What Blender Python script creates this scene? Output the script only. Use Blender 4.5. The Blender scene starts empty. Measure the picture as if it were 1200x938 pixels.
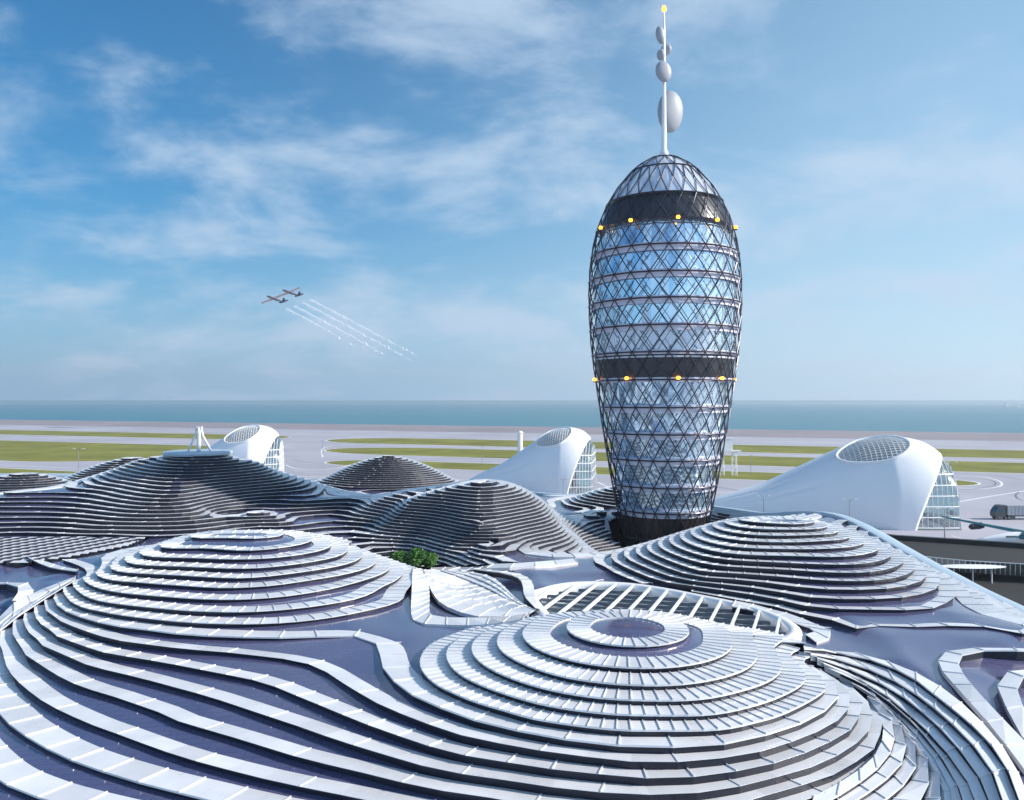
import bpy, math, random
import numpy as np
from mathutils import Vector, Matrix
random.seed(7); rng = np.random.RandomState(5)
sc = bpy.context.scene
COL = sc.collection
F_ = 960.0; H = 31.0; CX = 600.0; CY = 469.0
R = math.radians

# ------------------------------------------------------------------ materials
def mat(name, col, rough=0.5, metal=0.0, var=0.0, vscale=3.0, bump=0.0, bscale=20.0, spec=0.5, coat=0.0, rvar=0.0):
    m = bpy.data.materials.new(name); m.use_nodes = True
    nt = m.node_tree; b = nt.nodes['Principled BSDF']
    b.inputs['Base Color'].default_value = (*col, 1)
    b.inputs['Roughness'].default_value = rough
    b.inputs['Metallic'].default_value = metal
    b.inputs['Specular IOR Level'].default_value = spec
    b.inputs['Coat Weight'].default_value = coat
    tc = nt.nodes.new('ShaderNodeTexCoord')
    if var > 0 or rvar > 0:
        n = nt.nodes.new('ShaderNodeTexNoise'); n.inputs['Scale'].default_value = vscale
        n.inputs['Detail'].default_value = 6; n.inputs['Roughness'].default_value = 0.65
        nt.links.new(tc.outputs['Object'], n.inputs['Vector'])
        if var > 0:
            mp = nt.nodes.new('ShaderNodeMapRange')
            mp.inputs['From Min'].default_value = 0.3; mp.inputs['From Max'].default_value = 0.7
            mp.inputs['To Min'].default_value = 1 - var; mp.inputs['To Max'].default_value = 1 + var
            nt.links.new(n.outputs['Fac'], mp.inputs['Value'])
            mx = nt.nodes.new('ShaderNodeVectorMath'); mx.operation = 'SCALE'
            mx.inputs[0].default_value = col
            nt.links.new(mp.outputs[0], mx.inputs['Scale'])
            nt.links.new(mx.outputs[0], b.inputs['Base Color'])
        if rvar > 0:
            mr = nt.nodes.new('ShaderNodeMapRange')
            mr.inputs['From Min'].default_value = 0.3; mr.inputs['From Max'].default_value = 0.7
            mr.inputs['To Min'].default_value = max(0.02, rough - rvar); mr.inputs['To Max'].default_value = rough + rvar
            nt.links.new(n.outputs['Fac'], mr.inputs['Value'])
            nt.links.new(mr.outputs[0], b.inputs['Roughness'])
    if bump > 0:
        n2 = nt.nodes.new('ShaderNodeTexNoise'); n2.inputs['Scale'].default_value = bscale; n2.inputs['Detail'].default_value = 4
        nt.links.new(tc.outputs['Object'], n2.inputs['Vector'])
        bp = nt.nodes.new('ShaderNodeBump'); bp.inputs['Strength'].default_value = bump; bp.inputs['Distance'].default_value = 0.1
        nt.links.new(n2.outputs['Fac'], bp.inputs['Height']); nt.links.new(bp.outputs[0], b.inputs['Normal'])
    return m

def emat(name, col, s):
    m = bpy.data.materials.new(name); m.use_nodes = True
    b = m.node_tree.nodes['Principled BSDF']
    b.inputs['Base Color'].default_value = (*col, 1)
    b.inputs['Emission Color'].default_value = (*col, 1); b.inputs['Emission Strength'].default_value = s
    return m

M = {}
M['band'] = mat('white_aluminium', (0.71, 0.715, 0.73), 0.31, 0.1, var=0.07, vscale=0.35, rvar=0.08)
nt = M['band'].node_tree; b_ = nt.nodes['Principled BSDF']
at_ = nt.nodes.new('ShaderNodeAttribute'); at_.attribute_name = 'tone'
m1_ = nt.nodes.new('ShaderNodeMapRange'); m1_.inputs['To Min'].default_value = 0.86; m1_.inputs['To Max'].default_value = 1.06
nt.links.new(at_.outputs['Fac'], m1_.inputs['Value'])
src_ = b_.inputs['Base Color'].links[0].from_socket
sc2_ = nt.nodes.new('ShaderNodeVectorMath'); sc2_.operation = 'SCALE'
nt.links.new(src_, sc2_.inputs[0]); nt.links.new(m1_.outputs[0], sc2_.inputs['Scale']); nt.links.new(sc2_.outputs[0], b_.inputs['Base Color'])
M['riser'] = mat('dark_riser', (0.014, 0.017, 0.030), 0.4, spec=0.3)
M['membrane'] = mat('lilac_roof_membrane', (0.085, 0.085, 0.17), 0.17, 0.0, var=0.10, vscale=0.15, rvar=0.05, spec=1.0, coat=0.3)
nt = M['membrane'].node_tree; b_ = nt.nodes['Principled BSDF']
tc_ = nt.nodes.new('ShaderNodeTexCoord'); br_ = nt.nodes.new('ShaderNodeTexBrick'); br_.inputs['Scale'].default_value = 0.45
br_.inputs['Mortar Size'].default_value = 0.006; br_.inputs['Color1'].default_value = (1, 1, 1, 1); br_.inputs['Color2'].default_value = (0.88, 0.88, 0.9, 1); br_.inputs['Mortar'].default_value = (0.45, 0.45, 0.5, 1)
nt.links.new(tc_.outputs['Object'], br_.inputs['Vector'])
src_ = b_.inputs['Base Color'].links[0].from_socket; ml_ = nt.nodes.new('ShaderNodeVectorMath'); ml_.operation = 'MULTIPLY'
nt.links.new(src_, ml_.inputs[0]); nt.links.new(br_.outputs['Color'], ml_.inputs[1]); nt.links.new(ml_.outputs[0], b_.inputs['Base Color'])
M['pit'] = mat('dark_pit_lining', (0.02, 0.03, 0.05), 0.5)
M['fascia'] = mat('pale_blue_fascia', (0.36, 0.46, 0.54), 0.35, var=0.04, vscale=0.2)
M['white'] = mat('white_painted_steel', (0.80, 0.80, 0.80), 0.35, var=0.03, vscale=0.5)
M['shell'] = mat('white_shell', (0.82, 0.82, 0.83), 0.38, var=0.03, vscale=0.08, coat=0.2)
M['steel'] = mat('dark_steel', (0.035, 0.035, 0.055), 0.32, 0.5)
M['darkband'] = mat('dark_cladding', (0.028, 0.032, 0.04), 0.3, 0.2, var=0.2, vscale=0.6)
M['brownband'] = mat('brown_cladding', (0.035, 0.026, 0.026), 0.4, 0.1, var=0.2, vscale=0.6)
M['slab'] = mat('pale_floor_slab', (0.62, 0.62, 0.72), 0.5)
M['dish'] = mat('grey_dish', (0.30, 0.32, 0.35), 0.5, var=0.06, vscale=2.0)
M['tarmac'] = mat('pale_concrete_apron', (0.36, 0.355, 0.40), 0.8, var=0.16, vscale=0.012, bump=0.0)
M['asphalt'] = mat('dark_asphalt', (0.013, 0.013, 0.014), 0.8, var=0.2, vscale=0.3)
M['paint'] = mat('road_marking', (0.72, 0.72, 0.72), 0.7)
M['dmark'] = mat('dark_tyre_marks', (0.13, 0.13, 0.16), 0.8)
M['grass'] = mat('grass', (0.19, 0.195, 0.045), 0.95, var=0.3, vscale=0.03, spec=0.1)
M['sand'] = mat('shore', (0.24, 0.215, 0.235), 0.9, var=0.15, vscale=0.01)
M['leaf'] = mat('leaf', (0.04, 0.13, 0.012), 0.6, var=0.5, vscale=1.6)
M['bark'] = mat('bark', (0.09, 0.06, 0.04), 0.9)
M['grey'] = mat('grey_paint', (0.2, 0.21, 0.23), 0.5, var=0.1, vscale=1)
M['tarp'] = mat('grey_tarpaulin', (0.33, 0.34, 0.37), 0.6, var=0.08, vscale=0.5, bump=0.3, bscale=1.5)
M['truck'] = mat('dark_truck_paint', (0.05, 0.055, 0.065), 0.4)
M['tyre'] = mat('tyre_rubber', (0.015, 0.015, 0.015), 0.8)
M['teal'] = mat('teal_paint', (0.02, 0.10, 0.13), 0.3)
M['planegrey'] = mat('plane_mauve_grey', (0.24, 0.17, 0.19), 0.45)
M['planedark'] = mat('plane_dark', (0.04, 0.05, 0.08), 0.45)
M['lamp'] = emat('amber_lamp', (1.0, 0.33, 0.02), 4.5)
M['lamphead'] = mat('lamp_head', (0.7, 0.7, 0.68), 0.4)
M['wallglass'] = mat('dark_wall_glass', (0.03, 0.05, 0.07), 0.12, 0.0, spec=0.8)
M['cloudpuff'] = mat('vapour', (0.9, 0.93, 0.97), 1.0, spec=0.0)

def glass(name, tint, refl_rough, transp, metal=1.0):
    m = bpy.data.materials.new(name); m.use_nodes = True
    nt = m.node_tree; nt.nodes.clear()
    out = nt.nodes.new('ShaderNodeOutputMaterial')
    g = nt.nodes.new('ShaderNodeBsdfPrincipled'); g.inputs['Base Color'].default_value = (*tint, 1)
    g.inputs['Metallic'].default_value = metal; g.inputs['Roughness'].default_value = refl_rough
    t = nt.nodes.new('ShaderNodeBsdfTransparent'); t.inputs[0].default_value = (0.86, 0.93, 0.95, 1)
    mx = nt.nodes.new('ShaderNodeMixShader'); mx.inputs[0].default_value = transp
    nt.links.new(g.outputs[0], mx.inputs[1]); nt.links.new(t.outputs[0], mx.inputs[2]); nt.links.new(mx.outputs[0], out.inputs[0])
    return m
M['tglass'] = glass('tower_glass', (0.66, 0.85, 1.0), 0.06, 0.14, 0.7)
M['dglass'] = glass('crown_glass', (0.88, 0.92, 1.0), 0.12, 0.15, 0.5)
M['sglass'] = glass('skylight_glass', (0.16, 0.30, 0.40), 0.06, 0.25)
M['hglass'] = glass('hangar_glass', (0.40, 0.46, 0.45), 0.08, 0.5)
M['vglass'] = glass('vehicle_glass', (0.05, 0.16, 0.20), 0.08, 0.0)

# ------------------------------------------------------------------ mesh builder
class MB:
    def __init__(s): s.v = []; s.f = []; s.mi = []; s.tone = None
    def face(s, pts, mi=0):
        b = len(s.v); s.v += [tuple(p) for p in pts]; s.f.append(tuple(range(b, b + len(pts)))); s.mi.append(mi)
    def add(s, vs, fs, mi=0):
        b = len(s.v); s.v += [tuple(p) for p in vs]
        for f in fs: s.f.append(tuple(b + i for i in f)); s.mi.append(mi)
    def box(s, c, size, mi=0, rot=None):
        hx, hy, hz = size[0]/2, size[1]/2, size[2]/2
        vs = [Vector((x*hx, y*hy, z*hz)) for x in (-1, 1) for y in (-1, 1) for z in (-1, 1)]
        if rot is not None: vs = [rot @ v for v in vs]
        vs = [v + Vector(c) for v in vs]
        s.add(vs, [(0,1,3,2), (4,6,7,5), (0,4,5,1), (2,3,7,6), (0,2,6,4), (1,5,7,3)], mi)
    def bar(s, a, b, w, h=None, up=(0, 0, 1), mi=0):
        a = Vector(a); b = Vector(b); h = h or w
        d = (b - a).normalized(); u = Vector(up)
        sd = d.cross(u)
        if sd.length < 1e-4: sd = d.cross(Vector((1, 0, 0)))
        sd.normalize(); uu = sd.cross(d).normalized()
        q = [(-1, -1), (1, -1), (1, 1), (-1, 1)]
        vs = [p + sd*(i*w/2) + uu*(j*h/2) for p in (a, b) for i, j in q]
        s.add(vs, [(3,2,1,0), (4,5,6,7), (0,1,5,4), (1,2,6,5), (2,3,7,6), (3,0,4,7)], mi)
    def tube(s, pts, rads, n=8, mi=0, closed=False, caps=True):
        pts = [Vector(p) for p in pts]; m = len(pts)
        if not hasattr(rads, '__len__'): rads = [rads]*m
        rings = []
        for i, p in enumerate(pts):
            if closed: t = pts[(i+1) % m] - pts[i-1]
            else: t = pts[min(i+1, m-1)] - pts[max(i-1, 0)]
            t.normalize()
            ref = Vector((0, 0, 1)) if abs(t.z) < 0.95 else Vector((1, 0, 0))
            a = t.cross(ref).normalized(); b = a.cross(t).normalized()
            rings.append([p + a*(rads[i]*math.cos(2*math.pi*k/n)) + b*(rads[i]*math.sin(2*math.pi*k/n)) for k in range(n)])
        vs = [v for r in rings for v in r]; fs = []
        for i in range(m if closed else m-1):
            j = (i+1) % m
            for k in range(n):
                fs.append((i*n+k, i*n+(k+1) % n, j*n+(k+1) % n, j*n+k))
        if caps and not closed:
            fs.append(tuple(range(n-1, -1, -1))); fs.append(tuple((m-1)*n+k for k in range(n)))
        s.add(vs, fs, mi)
    def lathe(s, prof, n=32, c=(0, 0, 0), axis=None, mi=0):
        vs = []
        rot = axis if axis is not None else Matrix.Identity(3)
        for r, z in prof:
            for k in range(n):
                a = 2*math.pi*k/n
                vs.append(rot @ Vector((r*math.cos(a), r*math.sin(a), z)) + Vector(c))
        fs = [(i*n+k, i*n+(k+1) % n, (i+1)*n+(k+1) % n, (i+1)*n+k) for i in range(len(prof)-1) for k in range(n)]
        s.add(vs, fs, mi)
    def build(s, name, mats, parent=None, loc=None, smooth=False):
        me = bpy.data.meshes.new(name); me.from_pydata(s.v, [], s.f)
        if not isinstance(mats, (list, tuple)): mats = [mats]
        for m in mats: me.materials.append(m)
        if s.f:
            me.polygons.foreach_set('material_index', s.mi)
            if smooth: me.polygons.foreach_set('use_smooth', [True]*len(s.f))
        if s.tone is not None:
            at = me.attributes.new('tone', 'FLOAT', 'FACE'); tt = list(s.tone) + [0.5]*(len(s.f)-len(s.tone)); at.data.foreach_set('value', tt)
        me.update()
        o = bpy.data.objects.new(name, me); COL.objects.link(o)
        if parent: o.parent = parent
        if loc: o.location = loc
        return o

def merge_smooth(o, d=1e-4, ang=None):
    import bmesh
    bm = bmesh.new(); bm.from_mesh(o.data); bmesh.ops.remove_doubles(bm, verts=bm.verts, dist=d)
    bmesh.ops.recalc_face_normals(bm, faces=bm.faces); bm.to_mesh(o.data); bm.free()
    return o

def tag(o, label, cat, group=None, kind=None):
    if label: o['label'] = label
    if cat: o['category'] = cat
    if group: o['group'] = group
    if kind: o['kind'] = kind
    return o
def empty(name, loc=(0, 0, 0), rz=0.0):
    e = bpy.data.objects.new(name, None); COL.objects.link(e); e.location = loc; e.rotation_euler = (0, 0, rz)
    e.empty_display_size = 0.5
    return e
def copy_tree(o, parent=None):
    c = o.copy(); COL.objects.link(c)
    if parent: c.parent = parent
    for ch in list(o.children): copy_tree(ch, c)
    return c
def struct(o, name=None):
    o['kind'] = 'structure'; return o

# pixel -> point helpers (used while surveying the photograph)
def PZ(px, py, z):
    d = F_*(H - z)/(py - CY); return ((px - CX)/F_*d, d, z)
def PD(px, d, z): return ((px - CX)/F_*d, d, z)

# ------------------------------------------------------------------ the roof height field
DH = 0.35; Z1 = 16.5
def LZ(k): return Z1 - DH*(k - 1)
C = []     # control points
def L(k, pts):
    for px, py in pts: C.append(PZ(px, py, LZ(k)))
def V1(k, pts): L(k, [(u/3.94, 700 + v/3.94) for u, v in pts])
def V2(k, pts): L(k, [(250 + u/3.94, 700 + v/3.94) for u, v in pts])
def V4(k, pts): L(k, [(750 + u/3.94, 700 + v/3.94) for u, v in pts])
# front dome, upper rings
ca = (7.36, 52.3)
ringA = {1: (3.9, 4.0, 3.9, 3.9), 2: (6.75, 6.8, 6.6, 6.0), 3: (8.3, 8.6, 8.0, 6.9), 4: (9.9, 9.8, 9.5, 7.8), 5: (11.5, 10.9, 10.9, 8.6), 6: (13.1, 11.9, 12.1, 9.4)}
for k, (l, f, r, b) in ringA.items():
    for a in range(0, 360, 30):
        c_, s_ = math.cos(R(a)), math.sin(R(a))
        rx = r if c_ > 0 else l; ry = b if s_ > 0 else f
        C.append((ca[0] + rx*c_, ca[1] + ry*s_, LZ(k)))
C.append((ca[0], ca[1], LZ(1) + 0.12))
for a in range(0, 360, 60): C.append((ca[0] + 2.2*math.cos(R(a)), ca[1] + 2.2*math.sin(R(a)), LZ(1)+0.10))
L(7, [(250,745),(350,747),(420,746),(443,758),(447,779),(466,802),(504,823),(550,842),(579,848),(629,860),(688,869),(751,875)])
V4(7, [(250,685),(470,665),(690,600),(890,495),(910,430),(885,370)])
L(8, [(250,763),(324,771),(372,782),(412,807),(458,832),(519,855),(563,867),(615,876),(671,885),(733,892)])
V4(8, [(190,760),(420,735),(620,690),(800,630),(950,540),(970,460),(930,390)])
L(9, [(250,788),(301,798),(351,817),(407,840),(438,852),(515,878),(566,889),(619,898),(680,904),(746,912)])
V4(9, [(240,830),(460,800),(650,760),(870,670),(1000,590),(1030,500),(1000,440)])
L(10, [(250,818),(301,835),(364,856),(400,869),(440,881),(482,894),(534,906),(593,914),(652,923),(717,930)])
V4(10, [(150,905),(390,890),(600,835),(800,780),(960,700),(1060,630),(1080,520),(1035,455)])
L(11, [(250,857),(351,888),(397,899),(448,911),(499,923),(558,932)])
V4(11, [(530,930),(820,850),(1000,760),(1110,660),(1125,570),(1090,490)])
L(12, [(250,898),(316,914),(423,936)])
V4(12, [(830,910),(1060,790),(1165,720),(1175,640),(1145,560)])
V1(6, [(985,120),(780,108),(640,92),(500,72),(400,52),(330,22)])
V1(7, [(900,175),(720,152),(620,142),(500,122),(390,92),(290,55),(250,10)])
V1(8, [(860,240),(740,225),(610,210),(500,190),(410,160),(310,120),(250,85),(210,40),(210,0)])
V1(9, [(720,295),(600,275),(480,255),(330,205),(260,180),(190,130),(155,80),(160,30)])
V1(10, [(860,430),(510,340),(330,280),(240,240),(160,180),(115,130),(110,80)])
V1(11, [(840,580),(720,525),(500,450),(380,415),(240,345),(170,300),(100,240),(60,180),(60,110)])
V1(12, [(1182,830),(1070,800),(740,705),(610,655),(480,610),(390,575),(280,525),(130,430),(60,370),(20,300),(5,230),(5,160)])
V1(13, [(910,920),(530,820),(390,775),(250,715),(160,665),(60,600),(0,540),(-60,450),(-70,330)])
V1(14, [(-160,700),(0,850),(90,890),(220,938)])
# left dome
C.append(PZ(285, 622, LZ(-2)+0.12))
L(-2, [(238,623),(260,630),(285,631),(312,630),(330,623)])
bot = {-1: 645, 0: 655, 1: 666, 2: 677, 3: 688, 4: 702, 5: 717, 6: 731}
lft = {-1: (197,633), 0: (168,643), 1: (148,652), 2: (130,662), 3: (115,668), 4: (100,675), 5: (86,682), 6: (74,693)}
rgt = {-1: (365,628), 0: (385,633), 1: (402,637), 2: (418,641), 3: (433,647), 4: (450,653), 5: (467,661), 6: (483,668)}
for k in bot:
    L(k, [(288, bot[k]), lft[k], rgt[k]])
    # front quarters: ellipse in plan
    p0 = PZ(288, bot[k], LZ(k)); pl = PZ(*lft[k], LZ(k)); pr = PZ(*rgt[k], LZ(k))
    cb = (-25.9, 82.5)
    rb = min(pr[0]-cb[0], cb[0]-pl[0]+2)
    for a in (60, 90, 120):
        C.append((cb[0] + rb*math.cos(R(a))*0.95, cb[1] + rb*math.sin(R(a))*0.88, LZ(k)))
L(6, [(351,728),(402,721),(440,713),(473,701),(482,685)])
L(5, [(377,709),(415,702),(450,686)])
L(1, [(345,661),(225,664)]); L(3, [(360,680),(215,686),(160,682)]); L(-1, [(340,640),(235,642)])
C.append(PZ(470, 738, 14.46)); C.append(PZ(400, 735, 14.5)); C.append(PZ(455,722,14.5))
# east valley between the two front domes
L(7, [(500,680),(503,715),(520,726),(580,729),(625,724)])
L(8, [(507,690),(525,708),(545,717),(590,722)])
L(9, [(525,692),(556,707),(580,714)])
for q in [(605,716,13.95),(582,706,13.6),(568,699,13.45),(554,692,13.25),(540,685,12.95),(526,678,12.6)]: C.append(PZ(*q))
L(9, [(560,672),(590,688),(607,704)])
L(8, [(577,668),(606,684),(620,699)])
for q in [(640,690),(650,680),(650,668),(640,668),(632,700)]: C.append(PZ(*q, 14.15))
# tree hollow
L(9, [(530,669)])
for q in [(580,663),(640,658),(690,654)]: C.append(PZ(*q, 14.0))
C.append(PD(490, 92, 11.2)); C.append(PD(470, 93, 11.4)); C.append(PD(515, 92, 11.7)); C.append(PD(440, 95, 12.2))
C.append(PD(545, 91, 12.6)); C.append(PZ(595, 651, 13.9)); C.append(PD(450,89,13.0)); C.append(PD(500, 87.5, 13.0))
for q in [(620,650),(650,650),(600,657)]: C.append(PZ(*q, 13.8))
# right side: skylight shelf, plateau, crease bank
for q in [(650,700),(700,692),(780,700),(860,715),(910,735)]: C.append(PZ(*q, 13.75))
C.append(PD(735, 61.5, 14.1)); C.append(PD(680, 61, 14.2)); C.append(PD(820, 60.5, 14.0)); C.append(PD(890,58.5,13.9))
L(9, [(679,684),(740,693),(815,704),(907,720),(950,732),(975,744),(940,754)])
for q in [(985,738),(1020,750),(1080,750),(1140,740),(1070,780),(1100,800)]: C.append(PZ(*q, 13.95))
def V5(k, pts): L(k, [(950 + u/3.94, 700 + v/3.94) for u, v in pts])
V5(9, [(60,262),(180,280),(340,325),(480,405),(590,500)])
V5(9.35, [(700,620)]); V5(10, [(790,740)]); V5(11, [(860,860)])
V5(10, [(240,360),(390,435)]); V5(10.5, [(500,520)])
V5(8.6, [(62,345)]); V5(9.7, [(205,425)]); V5(10.8, [(330,500)]); V5(11.8, [(440,620)]); V5(12.8, [(540,750)]); V5(13.8, [(610,880)])
V5(11, [(620,690)]); V5(12,[(680,800)]); V5(13,[(760,920)])
V5(9, [(670,300),(720,275),(860,262),(985,270),(690,360),(780,490)])
V5(9.6, [(900,600)]); V5(10.3, [(985,720)]); V5(11.3,[(985,900)])
V5(10, [(940,420),(985,390),(955,480)])
C.append(PD(1230, 52, 12.8)); C.append(PD(1300,56,12.5)); C.append(PD(1250, 42, 12.2))
# right dome
C.append(PZ(912, 607, LZ(-4)+0.1)); C.append(PZ(890,607,LZ(-4)+.05)); C.append(PZ(935,607,LZ(-4)+.05))
cyb = [614,620,627,635,643,651,660,668,677,687,697,707,718]
lC = lambda k: (862 - (k+2)*12.75, 608 + (k+2)*4.66)
rC = {-2:(955,609), -1:(966,613), 0:(977,617), 1:(993,623), 2:(1008,630), 3:(1030,640), 4:(1045,647), 5:(1060,657), 6:(1073,664), 7:(1087,673), 8:(1102,682), 9:(1120,695)}
for i, k in enumerate(range(-2, 11)):
    L(k-2, [(930, cyb[i]), lC(k)])
    if k in rC: L(k-2, [rC[k]])
L(7, [(1067,715),(1005,714),(1105,708)]); L(8, [(815,693),(732,676),(860,702),(973,726),(1030,733),(1083,735),(1162,728),(1200,743)])
L(3, [(830,661),(1010,671)]); L(-1, [(860,632),(970,633)]); L(5, [(820,676)]); L(1, [(845,647),(985,652)])
for k, dd in ((0, 95), (3, 100), (6, 106)): C.append(PD(905, dd, LZ(k-2))); C.append(PD(860, dd+1, LZ(k-2)-.6)); 
for q in [(1150,724),(1200,729)]: C.append(PZ(*q, 14.2))
for a in [(1200,73.5,12.2),(1150,79,12.7),(1100,86.5,13.2),(1040,95,14.8),(975,104,16.4),(930,112,15.4),(845,131,13.2),(1300,64,11.3),(1250,68,11.8)]: C.append(PD(*a))
C.append(PD(1260,60,13.6))
# dark centre dome
for a in [(563,114,20.0),(585,114,19.9),(613,114,18.9),(640,113.5,16.8),(663,112,13.8),(685,111,11.8),(510,115,18.3),(450,117,17.2),(563,121,19.2),(563,130,16.2),(620,128,14.8),(563,142,13.4)]: C.append(PD(*a))
for i, y in enumerate([572,585,598,611,624,637,645]): C.append(PZ(563, y, 19.6 - 6.3*i/6))
for i, y in enumerate([588,600,612,625,638]): C.append(PZ(480, y, 17.6 - 4.6*i/4))
for i, y in enumerate([590,605,620,636]): C.append(PZ(625, y, 17.4 - 3.7*i/3))
C.append(PZ(410,620,13.9)); C.append(PZ(402,578,16.0)); C.append(PZ(405,598,15.1)); C.append(PZ(360,585,16.3)); C.append(PZ(360,610,14.6)); C.append(PZ(440,590,16.4)); C.append(PZ(440,612,14.6))
# large back dome
for a in [(200,141,21.9),(232,141,22.0),(265,141,21.9),(232,146,21.9),(232,136.5,21.9),(232,158,18.2),(232,172,14.0),(150,142,20.2),(165,142,20.9),(133,142,19.1),(300,141,20.6),(327,141,18.8),(360,142,17.4),(100,143,17.3),(388,143,15.9),(300,158,16.0),(160,160,15.8),(280,141,21.0),(183,141,21.0)]: C.append(PD(*a))
for i, y in enumerate([545,557,570,583,596,609,621,632]): dq = F_*39.2/(y - CY + 213.1); C.append(PD(235, dq, 22 - .222*(136-dq)))
for i, y in enumerate([577,590,604,618,632]): C.append(PZ(0, y, 17.2 - 3.2*i/4)); 
for i, y in enumerate([562,577,592,606,620,632]): C.append(PZ(110, y, 18.2 - 4.2*i/5))
for i, y in enumerate([560,572,585]): C.append(PZ(310, y, 18.6 - 2.4*i/2))
C.append(PZ(300,600,15.95)); C.append(PZ(318,602,15.7)); C.append(PZ(282,602,15.7)); C.append(PD(300,114.5,15.45)); C.append(PZ(300,611,14.9)); C.append(PZ(262,606,14.8)); C.append(PZ(338,606,14.9))
C.append(PD(290, 99, 14.5)); C.append(PD(200, 99, 14.2)); C.append(PD(370,99,14.0))
# small far domes
def dome(px, d, zt, zb, r, ry=None):
    x0 = (px - CX)/F_*d; ry = ry or r
    C.append((x0, d, zt))
    for f in (0.3, 0.6, 0.95):
        for a in range(0, 360, 45):
            C.append((x0 + r*f*math.cos(R(a)), d + ry*f*math.sin(R(a)), zb + (zt-zb)*(1 - f**1.5)))
dome(455, 178, 19.1, 13.2, 16)
dome(155, 186, 18.2, 13.0, 16)
dome(28, 150, 17.9, 14.9, 11, 9)
dome(738, 148, 15.9, 12.6, 12, 13)
for a in [(380,190,12.6),(540,182,12.6),(600,168,12.4),(660,155,12.6),(700,164,12.0),(380,165,13.2),(420,158,13.4),(60,180,13.0),(-60,190,12.5),(-80,150,14),(-200,190,12),(250,195,12.5),(90,205,12.5),(250,205,12),(400,205,12),(330,170,13.4)]: C.append(PD(*a))
for i, y in enumerate([600,612,625,638,648]): C.append(PZ(708, y, 13.4 - 4.0*i/4))
C.append(PZ(690,648,13.6)); C.append(PZ(668,605,12.8)); C.append(PD(705,112,9.3)); C.append(PD(760,122,9.3)); C.append(PD(800,118,9.6)); C.append(PD(840,125,10.8)); C.append(PD(790,135,11.0)); C.append(PD(740,98,13.2)); C.append(PD(800,104,13.0)); C.append(PD(710,100,12.0))
# left plateau and its crease
for q in [(60,675),(40,680),(92,667)]: C.append(PZ(*q, 13.98))
C.append(PZ(-5, 648, 15.2)); C.append(PZ(-25,650,15.0)); C.append(PZ(15,651,14.6)); C.append(PZ(35,657,14.2)); C.append(PZ(0,664,14.1))
L(9, [(78,680),(60,687),(35,696),(10,707)]); C.append(PZ(70,690,13.6)); C.append(PZ(30,710,13.2)); C.append(PZ(4,724,12.8))
C.append(PZ(0,694,13.4)); C.append(PZ(-60,700,13.0))
for a in [(-30,62,12.2),(-80,60,12.0),(30,90,14.0),(120,93,14.1),(-60,92,14.1),(-120,80,14.0),(-200,100,13.8),(-200,130,14.5),(110,86,14.3)]: C.append(PD(*a))
for a in [(-24,32,10.8),(-12,30,11.2),(0,30,11.6),(12,30,11.2),(22,30,9.8),(-35,40,11.1),(0,20,8.5),(20,20,7.5),(-20,20,8.5),(-40,20,8.8),(-60,40,9.5),(-60,20,8),(40,20,9.5),(38,34,11.4),(50,40,11),(50,20,9.5)]: C.append(a)
C = np.array(C, float)
CS = 100.0
def tps_fit(P, Z, lam):
    n = len(P); P = P/CS
    D2 = ((P[:, None, :] - P[None, :, :])**2).sum(-1)
    K = 0.5*D2*np.log(D2 + 1e-20)
    A = np.zeros((n+3, n+3)); A[:n, :n] = K + lam*np.eye(n)
    Pm = np.c_[np.ones(n), P]; A[:n, n:] = Pm; A[n:, :n] = Pm.T
    return P, np.linalg.solve(A, np.r_[Z, np.zeros(3)])
TP, TW = tps_fit(C[:, :2], C[:, 2], 2.5e-6)
def tps_eval(Q):
    Q = np.asarray(Q, float)/CS; out = np.empty(len(Q)); n = len(TP)
    for i in range(0, len(Q), 4000):
        q = Q[i:i+4000]; D2 = ((q[:, None, :] - TP[None, :, :])**2).sum(-1)
        out[i:i+4000] = (0.5*D2*np.log(D2 + 1e-20)) @ TW[:n] + TW[n] + q @ TW[n+1:]
    return out
GS = 0.5
X0, X1, Y0, Y1 = -150.0, 62.0, 22.0, 206.0
gx = np.arange(X0, X1 + GS/2, GS); gy = np.arange(Y0, Y1 + GS/2, GS)
NX, NY = len(gx), len(gy)
# evaluate on the 1 m grid, then bicubic-ish refinement by evaluating everything (cheap enough)
XX, YY = np.meshgrid(gx, gy)
FZ = tps_eval(np.c_[XX.ravel(), YY.ravel()]).reshape(NY, NX)
GY, GX = np.gradient(FZ, GS)
def samp(A, x, y):
    u = np.clip((np.asarray(x) - X0)/GS, 0, NX-1.001); v = np.clip((np.asarray(y) - Y0)/GS, 0, NY-1.001)
    i = u.astype(int); j = v.astype(int); a = u - i; b = v - j
    return (A[j, i]*(1-a)*(1-b) + A[j, i+1]*a*(1-b) + A[j+1, i]*(1-a)*b + A[j+1, i+1]*a*b)

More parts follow.
